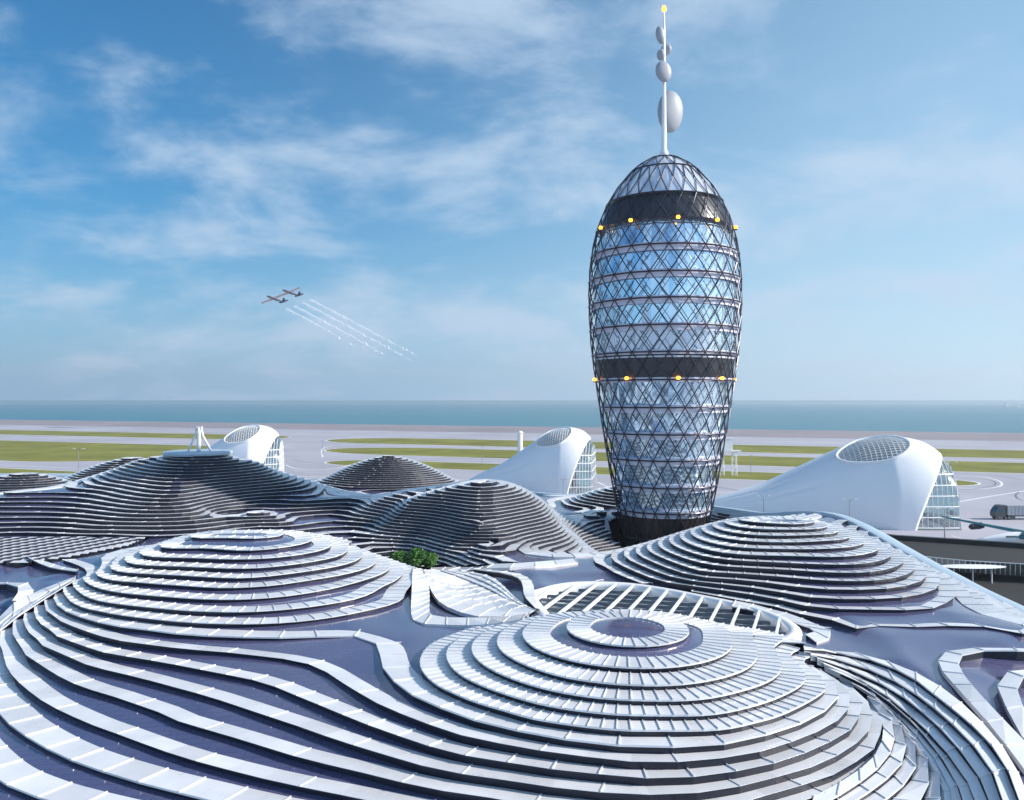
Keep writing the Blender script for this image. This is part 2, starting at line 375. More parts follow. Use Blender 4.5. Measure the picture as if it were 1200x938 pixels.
# roof outline in plan
edge_px = [(1360,58),(1300,63),(1250,67.5),(1200,73.5),(1150,79.5),(1100,87),(1040,96),(1000,103),(965,109),(930,116),(890,125),(845,134),(800,145),(750,160),(700,167),(650,166),(600,172),(560,183),(520,193),(470,198),(420,196),(380,193),(330,196),(270,201),(200,203),(100,204),(0,203),(-90,204)]
outline = [((p-CX)/F_*d, d) for p, d in edge_px]
outline = [(50.0, 23.0), (55.0, 40.0)] + outline + [(-147.0, 190.0), (-148.0, 100.0), (-120.0, 23.0)]
OL = np.array(outline)
def inside(poly, x, y):
    x = np.asarray(x, float); y = np.asarray(y, float); r = np.zeros(x.shape, bool); n = len(poly)
    for i in range(n):
        x1, y1 = poly[i]; x2, y2 = poly[(i+1) % n]
        c = ((y1 > y) != (y2 > y)) & (x < (x2-x1)*(y-y1)/(y2-y1+1e-12) + x1)
        r ^= c
    return r
TWX, TWY, TWR = 23.2, 125.0, 8.2
# skylight opening
SKZ = 13.75
sky_px = [(627,703),(640,693),(668,687),(700,686),(740,688),(780,694),(821,702),(860,710),(892,719),(915,729),(927,740),(922,748),(905,753)]
sky = [PZ(a, b, SKZ)[:2] for a, b in sky_px] + [(15.4, 58.0), (12.0, 59.3), (8.0, 59.9), (4.5, 59.2)]
scx = sum(p[0] for p in sky)/len(sky); scy = sum(p[1] for p in sky)/len(sky)
def grow(poly, g):
    out = []; n = len(poly)
    for i in range(n):
        a = Vector(poly[i-1]); b = Vector(poly[i]); c = Vector(poly[(i+1) % n])
        t = (c - a).normalized(); nn = Vector((t.y, -t.x))
        if nn.dot(b - Vector((scx, scy))) < 0: nn = -nn
        out.append(tuple(b + nn*g))
    return out
sky_big = grow(sky, 0.5)
# glazed louvre field below the large back dome
louv = [PD(-130, 97, 0)[:2], PD(-130, 87, 0)[:2], PD(20, 84.5, 0)[:2], PD(80,88,0)[:2], PD(150,95,0)[:2], PD(170,100.0,0)[:2], PD(100,100.4,0)[:2], PD(0,100.2,0)[:2], PD(-130,100,0)[:2]]

fan_r = [(950+u/3.94, 700+v/3.94) for u, v in [(-40,255),(50,278),(115,308),(215,358),(300,428),(352,520),(378,595),(388,685),(352,762),(248,862),(110,950),(0,1015),(0,1300),(1700,1300),(1700,205),(985,215),(590,215),(560,375),(470,330),(340,285),(250,262),(235,190),(110,155),(40,138),(8,200),(-40,240)]]
fan_e = [(400+u/4, 620+v/4) for u, v in [(362,200),(345,232),(343,425),(440,440),(745,434),(935,398),(940,330),(960,300),(1040,290),(1050,200),(1000,185),(1110,165),(1100,145),(860,160),(640,178),(440,183)]]
fan_l = [(u/4.8, 600+v/4.8) for u, v in [(400,375),(370,395),(270,448),(160,510),(60,580),(-40,650),(-300,860),(-900,860),(-900,365),(180,365),(200,330),(280,345),(390,360)]]
def keep(x, y):
    x = np.asarray(x, float); y = np.asarray(y, float)
    z_ = samp(FZ, x, y); px = CX + F_*x/y; py = CY + F_*(H - z_)/y
    k0 = ~(inside(fan_r, px, py) & (y < 61)) & ~(inside(fan_e, px, py) & (y < 94) & (y > 57)) & ~(inside(fan_l, px, py) & (y < 83) & (y > 40) & (x < -33))
    return k0 & keep0(x, y)
def keep0(x, y):
    k = inside(outline, x, y) & ~inside(sky_big, x, y) & ~inside(louv, x, y)
    return k & (((np.asarray(x)-TWX)**2 + (np.asarray(y)-TWY)**2) > (TWR+0.6)**2)

# marching squares
def contours(A, z):
    S = A > z; segs = {}; pts = {}
    def ep(kind, j, i):
        key = (kind, j, i)
        if key not in pts:
            if kind == 0: a, b = A[j, i], A[j, i+1]; t = (z-a)/(b-a); pts[key] = (X0+GS*(i+t), Y0+GS*j)
            else: a, b = A[j, i], A[j+1, i]; t = (z-a)/(b-a); pts[key] = (X0+GS*i, Y0+GS*(j+t))
        return key
    code = S[:-1, :-1]*1 + S[:-1, 1:]*2 + S[1:, 1:]*4 + S[1:, :-1]*8
    adj = {}
    js, is_ = np.nonzero((code > 0) & (code < 15))
    # high side kept on the left
    tab = {1: [(3,0)], 2: [(0,1)], 3: [(3,1)], 4: [(1,2)], 5: [(3,2),(1,0)], 6: [(0,2)], 7: [(3,2)], 8: [(2,3)], 9: [(2,0)], 10: [(0,3),(2,1)], 11: [(2,1)], 12: [(1,3)], 13: [(1,0)], 14: [(0,3)]}
    nxt = {}; prv = {}
    for j, i in zip(js, is_):
        for a, b in tab[int(code[j, i])]:
            e = []
            for q in (a, b):
                if q == 0: e.append(ep(0, j, i))
                elif q == 1: e.append(ep(1, j, i+1))
                elif q == 2: e.append(ep(0, j+1, i))
                else: e.append(ep(1, j, i))
            nxt[e[0]] = e[1]; prv[e[1]] = e[0]
    out = []; used = set()
    for s0 in list(nxt):
        if s0 in used: continue
        s = s0
        while s in prv and prv[s] != s0 and prv[s] not in used: s = prv[s]
        if s in prv and prv[s] == s0: s = s0
        ch = [s]; used.add(s); c = s
        while c in nxt and nxt[c] not in used:
            c = nxt[c]; ch.append(c); used.add(c)
        closed = c in nxt and nxt[c] == s
        out.append(([pts[k] for k in ch], closed))
    return out

def resample(P, closed, step):
    P = np.array(P)
    # light smoothing
    for _ in range(2):
        if closed: P = 0.5*P + 0.25*(np.roll(P, 1, 0) + np.roll(P, -1, 0))
        elif len(P) > 2: P[1:-1] = 0.5*P[1:-1] + 0.25*(P[:-2] + P[2:])
    if closed: P = np.vstack([P, P[:1]])
    s = np.r_[0, np.cumsum(np.hypot(*(np.diff(P, axis=0).T)))]
    n = max(3 if not closed else 8, int(round(s[-1]/step)))
    t = np.linspace(0, s[-1], n+1)
    Q = np.c_[np.interp(t, s, P[:, 0]), np.interp(t, s, P[:, 1])]
    return Q[:-1] if closed else Q

WB = 1.75
def uphill(P, w, steps=5):
    Q = P.copy()
    for _ in range(steps):
        g = np.c_[samp(GX, Q[:, 0], Q[:, 1]), samp(GY, Q[:, 0], Q[:, 1])]
        l = np.hypot(g[:, 0], g[:, 1])[:, None] + 1e-6
        Q = Q + g/l*(w/steps)
    return Q

def blur(A):
    B = A.copy(); B[1:-1, 1:-1] = (A[1:-1, 1:-1]*4 + A[:-2, 1:-1] + A[2:, 1:-1] + A[1:-1, :-2] + A[1:-1, 2:])/8; return B
_p = np.c_[XX.ravel(), YY.ravel()]
for _ in range(7):          # slide down the slope by a band's width, stopping on valley floors
    g = np.c_[samp(GX, _p[:, 0], _p[:, 1]), samp(GY, _p[:, 0], _p[:, 1])]
    l = np.hypot(g[:, 0], g[:, 1])[:, None] + 1e-6
    _p = _p - g/l*np.minimum(1, l/0.06)*(WB/7)
TZ = samp(FZ, _p[:, 0], _p[:, 1]).reshape(NY, NX) - 0.05
for _ in range(3): TZ = blur(TZ)
TZ = np.minimum(TZ, FZ - 0.03) - np.clip((YY-60)/40, 0, 1)*0.12

term = empty('terminal_building', (0, 60, 0))
tag(term, 'vast white ribbed terminal roof of terraced domes spreading round the tower', 'building')
TLOC = Vector((0, 60, 0))
bands = []     # (score, MB)
nfaces = 0
zmin, zmax = FZ.min(), FZ.max()
for k in range(-17, 34):
    z = LZ(k) + 0.001
    if z > zmax or z < 7.5: continue
    for P, closed in contours(FZ, z):
        P = np.array(P); cx, cy = P[:, 0].mean(), P[:, 1].mean()
        per = np.hypot(*(np.diff(np.vstack([P, P[:1]]) if closed else P, axis=0).T)).sum()
        if per < 7: continue
        area = 0
        if closed:
            x, y = P[:, 0], P[:, 1]; area = abs(0.5*np.sum(x*np.roll(y, -1) - y*np.roll(x, -1)))
        dist = math.hypot(cx, cy)
        w = WB
        if closed: w = min(WB, 0.9*area/per*1.1)
        step = 2.6
        onA = closed and math.hypot(cx-7.3, cy-52) < 4 and per < 110
        onB = closed and math.hypot(cx+26, cy-80) < 6 and per < 150
        onC = closed and math.hypot(cx-28, cy-88) < 8 and per < 150
        if onA: step = 0.72
        elif onB: step = 1.3
        elif onC: step = 1.4
        elif cy > 100: step = 2.2
        if onA and per < 30: w = 1.5
        if dist > 95: w = min(w, 1.3)
        Q = resample(P, closed, step)
        ok = keep(Q[:, 0], Q[:, 1])
        I = uphill(Q, w)
        ok &= keep(I[:, 0], I[:, 1])
        gl = np.clip(np.hypot(samp(GX, Q[:, 0], Q[:, 1]), samp(GY, Q[:, 0], Q[:, 1])), 0, 0.8)
        zl = LZ(k)
        tilt = 0.02 if dist < 62 else (-0.05 if dist < 95 else -0.11)
        n = len(Q)
        # split in runs
        runs = []; cur = []
        if closed and ok.all(): runs = [(list(range(n)), True)]
        else:
            st = 0
            if closed:
                bad = np.nonzero(~ok)[0]; st = int(bad[0])
            for q in range(n):
                i = (st + q) % n if closed else q
                if ok[i]: cur.append(i)
                else:
                    if len(cur) > 1: runs.append((cur, False))
                    cur = []
            if len(cur) > 1: runs.append((cur, False))
        for idx, cl in runs:
            mb = MB(); m = len(idx)
            q = Q[idx]; ii = I[idx]; g = gl[idx]
            dirv = q - ii; ln = np.hypot(dirv[:, 0], dirv[:, 1])[:, None] + 1e-6; dn = dirv/ln
            back = q - dn*0.05
            tq = np.minimum(samp(TZ, back[:, 0], back[:, 1]), samp(TZ, q[:, 0], q[:, 1]))
            T = 0.10 if dist < 75 else (0.06 if dist < 95 else 0.02)
            vs = []
            for a in range(m):
                hr = max(0.05, zl - T - float(tq[a]) + 0.12)
                vs += [(q[a,0], q[a,1], zl), (ii[a,0], ii[a,1], zl+tilt), (ii[a,0], ii[a,1], zl-0.35),
                       (q[a,0], q[a,1], zl-T), (back[a,0], back[a,1], zl-T), (back[a,0]-dn[a,0]*.12, back[a,1]-dn[a,1]*.12, zl-T-hr)]
            fs = []; fr = []
            for a in range(m if cl else m-1):
                b = (a+1) % m; A_ = a*6; B_ = b*6
                fs += [(A_, B_, B_+1, A_+1), (A_+1, B_+1, B_+2, A_+2), (A_+3, B_+3, B_, A_), (A_+4, B_+4, B_+3, A_+3)]
                fr.append((A_+5, B_+5, B_+4, A_+4))
            mb.add([(x-TLOC.x, y-TLOC.y, z_) for x, y, z_ in vs], fs + fr)
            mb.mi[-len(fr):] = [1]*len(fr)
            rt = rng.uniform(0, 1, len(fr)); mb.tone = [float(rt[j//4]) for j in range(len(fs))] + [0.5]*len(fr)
            # raised panel joints
            far = dist > 105
            for a in range(m):
                if far and a % 3: continue
                p = Vector((q[a,0]-TLOC.x, q[a,1]-TLOC.y, zl+0.028)); r_ = Vector((ii[a,0]-TLOC.x, ii[a,1]-TLOC.y, zl+tilt+0.025))
                e = (p - r_).normalized()
                wd = 0.05 if step < 1 else 0.07
                mb.bar(p + e*0.02, r_, wd, 0.035 if far else 0.07)
            pm = q.mean(0); dd = math.hypot(*pm)
            px = CX + F_*q[:, 0]/q[:, 1]; py = CY + F_*(H-zl)/q[:, 1]
            vis = ((px > -20) & (px < 1220) & (py < 950)).sum()
            score = vis*step/(dd*dd)*1000
            bands.append((score, mb, mb.v)); nfaces += len(mb.f)
bands.sort(key=lambda t: -t[0])
print('bands', len(bands), 'faces', nfaces)
rest = MB(); rest.tone = []
for n_, (s_, mb, _) in enumerate(bands):
    if n_ < 96:
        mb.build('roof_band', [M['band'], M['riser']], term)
    else:
        b = len(rest.v); rest.v += mb.v; rest.f += [tuple(b+i for i in f) for f in mb.f]; rest.mi += mb.mi; rest.tone += list(mb.tone) + [0.5]*(len(mb.f)-len(mb.tone))
if rest.f:
    o = rest.build('roof_bands', [M['band'], M['riser']], term); o['kind'] = 'stuff'

# ribbons that sweep through the three folds between the domes
def hit(px, py):
    ds = np.arange(24, 130, 0.1); xs = (px-CX)/F_*ds
    h = H - (py-CY)/F_*ds - samp(FZ, xs, ds)
    j = np.nonzero(h < 0)[0]
    if len(j) == 0: return None
    d = ds[j[0]]; return Vector(((px-CX)/F_*d, d))
def curve(pts, base, sc_, n):
    P = [Vector((base[0]+u/sc_, base[1]+v/sc_)) for u, v in pts]; P = cr_(P, 8)
    Q = []
    for p in P:
        h = hit(p.x, p.y)
        if h is not None: Q.append(h)
    Q = np.array([[q.x, q.y] for q in Q])
    for _ in range(6): Q[1:-1] = 0.5*Q[1:-1] + 0.25*(Q[:-2]+Q[2:])
    s_ = np.r_[0, np.cumsum(np.hypot(*np.diff(Q, axis=0).T))]
    t = np.linspace(0, s_[-1], n+1); return np.c_[np.interp(t, s_, Q[:, 0]), np.interp(t, s_, Q[:, 1])], s_[-1]
def cr_(P, k):
    P = [P[0]] + P + [P[-1]]; out = []
    for i in range(1, len(P)-2):
        for t in range(k):
            t /= k; p0, p1, p2, p3 = P[i-1:i+3]
            out.append(0.5*((2*p1) + (p2-p0)*t + (2*p0-5*p1+4*p2-p3)*t*t + (3*p1-p0-3*p2+p3)*t**3))
    out.append(P[-2]); return out
def ribbon(lip, inner, base, sc_, step=2.2, rise=0.30, low=0.06):
    A0, l0 = curve(lip, base, sc_, 8); n = max(4, int(l0/step)); A0, _ = curve(lip, base, sc_, n); B0, _ = curve(inner, base, sc_, n)
    za = samp(FZ, A0[:, 0], A0[:, 1]) + rise; zb = samp(FZ, B0[:, 0], B0[:, 1]) + low
    wd = np.hypot(*(A0-B0).T); za = zb*0 + np.where(wd < 0.6, za - (rise-low)*(1-wd/0.6), za)
    mb = MB(); tone = []; vs = []
    for a in range(n+1):
        ax, ay = A0[a,0]-TLOC.x, A0[a,1]-TLOC.y; bx, by = B0[a,0]-TLOC.x, B0[a,1]-TLOC.y
        vs += [(ax, ay, za[a]), (bx, by, zb[a]), (bx, by, zb[a]-0.3), (ax, ay, za[a]-0.09), (ax + (bx-ax)*.03, ay + (by-ay)*.03, za[a]-0.09), (ax + (bx-ax)*.06, ay + (by-ay)*.06, za[a]-0.55)]
    fs = []; fr = []
    for a in range(n):
        A_ = a*6; B_ = A_+6; fs += [(A_, B_, B_+1, A_+1), (A_+1, B_+1, B_+2, A_+2), (A_+3, B_+3, B_, A_), (A_+4, B_+4, B_+3, A_+3)]; fr.append((A_+5, B_+5, B_+4, A_+4))
        tone += [float(rng.rand())]*4
    mb.add(vs, fs+fr); mb.mi[-len(fr):] = [1]*len(fr); mb.tone = tone
    for a in range(n+1):
        if wd[a] < 0.25: continue
        p = Vector((A0[a,0]-TLOC.x, A0[a,1]-TLOC.y, za[a]+0.02)); q = Vector((B0[a,0]-TLOC.x, B0[a,1]-TLOC.y, zb[a]+0.03)); mb.bar(p, q, 0.06, 0.06)
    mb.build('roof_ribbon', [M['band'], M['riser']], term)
VR = ((950, 700), 3.94); VE = ((400, 620), 4.0); VL = ((0, 600), 4.8)
R_ = [[(-30,235),(100,242),(200,260),(340,295),(470,345),(560,392),(630,440),(740,530),(830,625),(905,720),(960,820),(1010,938),(1050,1050)],
 [(-30,258),(60,268),(190,285),(340,330),(480,402),(590,488),(700,580),(800,672),(870,760),(925,860),(955,938),(990,1050)],
 [(0,280),(110,300),(250,345),(380,405),(500,480),(640,600),(750,710),(830,820),(885,938),(915,1050)],
 [(30,300),(150,340),(280,398),(405,468),(520,558),(632,665),(728,780),(792,880),(828,938),(858,1050)],
 [(60,325),(200,388),(315,452),(430,540),(545,650),(640,755),(715,860),(762,950),(790,1050)],
 [(110,355),(260,432),(370,512),(480,612),(590,740),(655,840),(705,950),(730,1050)],
 [(170,395),(320,488),(430,588),(525,695),(600,805),(645,900),(665,1050)],
 [(200,420),(330,508),(425,606),(505,705),(567,800),(603,880),(618,938),(628,1050)]]
for i in range(7): ribbon(R_[i+1], R_[i], *VR, rise=0.32 if i < 5 else 0.2)
ribbon([(1090,272),(985,270),(860,263),(760,272),(695,290),(682,330),(720,400),(790,480),(880,580),(960,660),(1090,800)], [(1090,245),(985,243),(830,238),(720,240),(610,258),(588,300),(610,350),(690,440),(790,550),(880,660),(1000,820)], *VR)
ribbon([(1090,385),(1010,388),(965,395),(950,420),(960,470),(985,540),(1060,650)], [(1090,330),(985,335),(900,350),(862,385),(865,430),(900,510),(980,660)], *VR)
ribbon([(905,500),(985,600),(1080,740)], [(880,560),(960,680),(1040,800)], *VR) if False else None
S_ = [[(325,512),(375,590),(388,680),(355,760),(250,860),(110,950),(0,1010)],
 [(380,560),(430,645),(440,740),(405,815),(300,905),(180,985),(40,1060)],
 [(425,612),(482,700),(493,780),(466,850),(380,938),(260,1020),(120,1100)],
 [(475,680),(538,765),(550,850),(527,938),(440,1040),(330,1120)],
 [(520,740),(592,828),(606,900),(596,970),(550,1060),(480,1150)],
 [(555,785),(605,860),(628,940),(630,1050),(610,1150)]]
ribbon(S_[0], [(262,462),(300,505),(330,565),(335,645),(295,740),(180,835),(20,920)], *VR, step=1.9, rise=0.22, low=0.0)
for i in range(5): ribbon(S_[i+1], S_[i], *VR, step=1.9, rise=0.28 if i < 4 else .15, low=0.0)
K = [[(334,196),(330,300),(333,435),(440,451),(600,456),(745,444),(850,427)],
 [(372,200),(408,262),(414,340),(420,424),(520,430),(640,432),(760,428),(870,412)],
 [(385,200),(425,300),(470,355),(560,395),(640,415),(760,415),(880,405)],
 [(395,200),(450,265),(520,330),(620,378),(740,400),(890,400)],
 [(403,200),(490,270),(600,335),(720,378),(895,396)],
 [(415,200),(520,258),(640,320),(760,370),(900,392)],
 [(430,200),(540,252),(660,308),(780,358),(905,390)],
 [(465,202),(560,234),(650,268),(740,315),(820,352),(906,388)],
 [(495,202),(600,226),(700,268),(790,330),(850,365),(910,387)],
 [(515,202),(620,216),(700,243),(770,295),(830,345),(914,386)],
 [(535,200),(640,208),(710,230),(750,260),(810,320),(880,372),(916,385)],
 [(550,197),(650,204),(740,214),(820,235),(850,270),(858,330),(912,382)],
 [(560,190),(660,196),(780,202),(860,222),(900,262),(908,330),(930,382)]]
ribbon(K[1], K[0], *VE, step=1.6, rise=.25)
for i in (2, 3, 4, 5): ribbon(K[i+1], K[i], *VE, step=1.8, rise=0.2)
for i in (6, 7, 8, 9): ribbon(K[i], K[i+1], *VE, step=1.8, rise=0.2)
ribbon(K[11], K[12], *VE, step=1.8, rise=.25)
ribbon([(420,190),(640,184),(860,169),(1090,149)], [(420,199),(640,195),(860,182),(1110,161)], *VE, step=2.4, rise=.22)
J = [[(425,366),(330,403),(200,453),(150,478),(60,530),(0,590),(-80,680)], [(422,380),(330,425),(230,480),(120,540),(0,628),(-80,710)], [(418,388),(300,452),(180,526),(80,592),(0,655),(-80,735)], [(410,398),(300,468),(190,533),(90,603),(0,676),(-70,745)]]
for i in range(3): ribbon(J[i+1], J[i], *VL, step=2.2, rise=.13)
ribbon([(858,714),(885,719),(925,731),(957,742),(944,747)], [(862,705),(890,711),(935,724),(978,743),(957,755)], (0, 0), 1.0, step=1.2, rise=.22)
ribbon([(-90,418),(60,416),(98,430),(106,460),(70,512)], [(-90,400),(80,400),(155,402),(192,447),(110,505)], *VL, rise=.2)
ribbon([(165,272),(290,326),(430,346)], [(150,256),(270,285),(360,315),(440,328)], *VL, rise=.2)

# membrane under the bands
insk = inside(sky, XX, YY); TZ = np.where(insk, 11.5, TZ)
inlv = inside(louv, XX, YY); TZ = np.where(inlv, np.minimum(TZ, 13.6), TZ)
okm = inside(outline, XX, YY)
hole = ((XX-TWX)**2 + (YY-TWY)**2) < TWR**2
idx = -np.ones((NY, NX), int); vs = []; fs = []; mi = []
use = okm & ~hole
ids = np.nonzero(use)
idx[ids] = np.arange(len(ids[0]))
vs = np.c_[XX[ids]-TLOC.x, YY[ids]-TLOC.y, TZ[ids]].tolist()
q4 = use[:-1, :-1] & use[:-1, 1:] & use[1:, 1:] & use[1:, :-1]
jj, ii_ = np.nonzero(q4)
fs = np.c_[idx[jj, ii_], idx[jj, ii_+1], idx[jj+1, ii_+1], idx[jj+1, ii_]].tolist()
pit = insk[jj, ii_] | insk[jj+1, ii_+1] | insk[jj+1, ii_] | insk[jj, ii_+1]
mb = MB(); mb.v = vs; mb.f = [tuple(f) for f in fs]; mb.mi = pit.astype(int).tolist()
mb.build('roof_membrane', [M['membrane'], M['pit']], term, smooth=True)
# eave: smooth pale rim all along the outline + fascia + wall
def dens(poly, step, closed=True):
    out = []; n = len(poly)
    # Catmull-Rom
    for i in range(n if closed else n-1):
        p0, p1, p2, p3 = [Vector(poly[(i+k) % n]) for k in (-1, 0, 1, 2)]
        m_ = max(1, int((p2-p1).length/step))
        for t in range(m_):
            t /= m_
            out.append(0.5*((2*p1) + (p2-p0)*t + (2*p0-5*p1+4*p2-p3)*t*t + (3*p1-p0-3*p2+p3)*t**3))
    return out
od = dens(outline, 2.0); n = len(od)
od_in = []
for i in range(n):
    t = (od[(i+1) % n] - od[i-1]).normalized(); nn = Vector((t.y, -t.x))
    if not inside(outline, [od[i].x - nn.x*0.0 + nn.x*1.5], [od[i].y + nn.y*1.5])[0]: nn = -nn
    od_in.append(nn)
ez = samp(FZ, [p.x for p in od], [p.y for p in od])
for _ in range(6): ez = 0.5*ez + 0.25*(np.roll(ez, 1) + np.roll(ez, -1))
eave = MB(); wall = MB()
prof = [(1.9, -0.9), (1.7, 0.25), (1.3, 0.36), (0.0, 0.25), (-0.8, -0.1), (-1.1, -0.6), (-0.6, -1.2), (1.4, -1.5)]
vs = []
for p, nn, z in zip(od, od_in, ez):
    for o_, h_ in prof: vs.append((p.x + nn.x*o_ - TLOC.x, p.y + nn.y*o_ - TLOC.y, z + h_))
m = len(prof); fs = [(i*m+k, ((i+1) % n)*m+k, ((i+1) % n)*m+k+1, i*m+k+1) for i in range(n) for k in range(m-1)]
eave.add(vs, fs); merge_smooth(eave.build('eave_rim', M['fascia'], term, smooth=True))
vs = []
for p, nn, z in zip(od, od_in, ez):
    x, y = p.x + nn.x*1.4 - TLOC.x, p.y + nn.y*1.4 - TLOC.y
    vs += [(x, y, z - 1.3), (x, y, 0)]
wall.add(vs, [(2*i, 2*((i+1) % n), 2*((i+1) % n)+1, 2*i+1) for i in range(n)])
for i in range(0, n, 2):
    p = od[i]; nn = od_in[i]; wall.bar((p.x+nn.x*1.3-TLOC.x, p.y+nn.y*1.3-TLOC.y, 0), (p.x+nn.x*1.3-TLOC.x, p.y+nn.y*1.3-TLOC.y, ez[i]-1.3), 0.18, 0.18, mi=1)
wall.build('glazed_outer_wall', [M['wallglass'], M['white']], term)

# skylight
curb = MB(); sd = dens(sky, 0.7); n = len(sd)
vs = []; prof = [(0.9, -0.6), (0.75, 0.1), (0.35, 0.28), (-0.15, 0.2), (-0.25, -0.1), (-0.25, -1.2)]
for i in range(n):
    t = (sd[(i+1) % n] - sd[i-1]).normalized(); nn = Vector((t.y, -t.x))
    if nn.dot(sd[i] - Vector((scx, scy))) < 0: nn = -nn
    for o_, h_ in prof: vs.append((sd[i].x + nn.x*o_ - TLOC.x, sd[i].y + nn.y*o_ - TLOC.y, SKZ + h_))
m = len(prof); curb.add(vs, [(i*m+k, ((i+1) % n)*m+k, ((i+1) % n)*m+k+1, i*m+k+1) for i in range(n) for k in range(m-1)])
skl = merge_smooth(curb.build('skylight', M['white'], term, smooth=True))
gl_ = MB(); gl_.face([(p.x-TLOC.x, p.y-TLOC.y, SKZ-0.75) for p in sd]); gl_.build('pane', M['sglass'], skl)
def clipline(poly, a, b):
    a = Vector(a); b = Vector(b); ts = []
    n = len(poly)
    for i in range(n):
        p = Vector(poly[i]); q = Vector(poly[(i+1) % n]); d1 = b - a; d2 = q - p
        den = d1.x*d2.y - d1.y*d2.x
        if abs(den) < 1e-9: continue
        t = ((p.x-a.x)*d2.y - (p.y-a.y)*d2.x)/den; u = ((p.x-a.x)*d1.y - (p.y-a.y)*d1.x)/den
        if 0 <= u < 1: ts.append(t)
    ts.sort(); return [(a + (b-a)*ts[i], a + (b-a)*ts[i+1]) for i in range(0, len(ts)-1, 2)]
sdt = [tuple(p) for p in sd]
beam_a = PZ(716, 713, SKZ); beam_b = PZ(740, 690, SKZ)
bd = (Vector(beam_b[:2]) - Vector(beam_a[:2])).normalized()
rib = MB(); lou = MB()
perp = Vector((1, 0.0))
for i in range(-9, 16):
    o_ = Vector(beam_a[:2]) + Vector((i*1.62, -i*0.40))
    for a, b in clipline(sdt, o_ - bd*60, o_ + bd*60):
        if (b-a).length > 0.6: rib.bar((a.x-TLOC.x, a.y-TLOC.y, SKZ+0.12), (b.x-TLOC.x, b.y-TLOC.y, SKZ+0.12), 0.17, 0.26)
dirx = Vector((1.62, -0.40)).normalized(); nrm = Vector((-dirx.y, dirx.x))
for i in range(-12, 30):
    o_ = Vector(beam_a[:2]) + nrm*(i*1.5)
    for a, b in clipline(sdt, o_ - dirx*80, o_ + dirx*80):
        if (b-a).length > 0.6: lou.bar((a.x-TLOC.x, a.y-TLOC.y, SKZ-0.38), (b.x-TLOC.x, b.y-TLOC.y, SKZ-0.38), 0.22, 0.25)
rib.build('ribs', M['white'], skl); lou.build('glazing_bars', M['grey'], skl)

# louvre field
lf = MB(); lz = 14.15
lf.face([(x-TLOC.x, y-TLOC.y, lz-0.35) for x, y in louv]); fld = lf.build('louvre_roof', M['riser'], term)
lb = MB(); d1 = Vector((1, 0.06)).normalized(); d2 = Vector((0.42, 1)).normalized()
for i in range(-5, 30):
    o_ = Vector((-75, 80 + i*0.95))
    for a, b in clipline(louv, o_ - d1*80, o_ + d1*100):
        if (b-a).length > 0.5: lb.bar((a.x-TLOC.x, a.y-TLOC.y, lz+0.02), (b.x-TLOC.x, b.y-TLOC.y, lz+0.02), 0.42, 0.06, up=(0, -0.35, 1))
lb.build('louvre_blades', M['band'], fld)
lb = MB()
for i in range(-25, 60):
    o_ = Vector((-95 + i*1.9, 92))
    for a, b in clipline(louv, o_ - d2*40, o_ + d2*40):
        if (b-a).length > 0.5: lb.bar((a.x-TLOC.x, a.y-TLOC.y, lz+0.0), (b.x-TLOC.x, b.y-TLOC.y, lz+0.0), 0.5, 0.35)
lb.build('louvre_beams', M['riser'], fld)
for o in term.children: pass

# flat cap on the large back dome, with the tripod frame
cp = MB(); cp.lathe([(0, 0.28), (5.0, 0.28), (5.6, 0.2), (5.7, 0.0), (5.5, -0.4)], 48, (PD(232, 141, 0)[0]-TLOC.x, 141-TLOC.y, 22.0))
merge_smooth(cp.build('dome_cap', M['fascia'], term))
tx, ty, tz = PD(233, 139.5, 22.3)
tr = empty('tripod_frame', (tx, ty, tz)); tag(tr, 'white steel tripod frame standing on the flat top of the tall dark dome', 'frame')
for a, r_ in ((-1.9, 0.22), (0.25, 0.42), (1.95, 0.25)):
    b = MB(); b.tube([(a, -0.8 if abs(a) < 1 else 0.3, 0), (a*0.35, 0.0, 2.6), (a*0.2, 0, 4.0)], [r_*.8, r_*.8, r_*.75], 12); b.build('leg', M['white'], tr, smooth=True)
b = MB(); b.box((0.1, 0, 4.0), (1.0, 0.5, 0.35)); b.build('head', M['white'], tr)

# ------------------------------------------------------------------ tower
tw = empty('control_tower', (TWX, TWY, 0)); tag(tw, 'tall bulging lattice glass tower rising behind the ribbed domes', 'tower')
PX = 125/F_
def tz_(y): return H - (y - CY)*PX
prof_px = [(650,43.5),(635,46),(620,49.5),(603,54.5),(573,60.5),(540,66.5),(510,71.5),(478,76.5),(445,81.5),(412,86),(380,88.5),(348,89.5),(317,88.5),(285,84),(262,77.5),(245,70.5),(228,61),(212,49.5),(200,38),(190,25),(183,10),(180,2)]
pz = [tz_(y) for y, r_ in prof_px]; pr = [r_*PX*0.985 for y, r_ in prof_px]
pz = [-0.5] + pz; pr = [4.6] + pr
def trad(z): return float(np.interp(z, pz, pr))
# smooth radius via dense resample
zz = np.linspace(pz[0], pz[-1], 400); rr = np.interp(zz, pz, pr)
for _ in range(25): rr[1:-1] = 0.5*rr[1:-1] + 0.25*(rr[:-2]+rr[2:])
def trad(z): return float(np.interp(z, zz, rr))
NN = 26
def zf(y):
    z = tz_(y)
    for _ in range(12): z = H + (CY - y)/F_*(TWY - trad(min(max(z, 0), zz[-1])))
    return z
levels_y = [655,635,603,573,541,510,478,445,412,380,348,317,285,254,224,203,187]
lv = [zf(y) if y > 215 else tz_(y) for y in levels_y]; lv = [0.0] + lv
def tp(ang, z, off=0.0):
    r_ = trad(z) + off; return Vector((r_*math.cos(ang), r_*math.sin(ang), z))
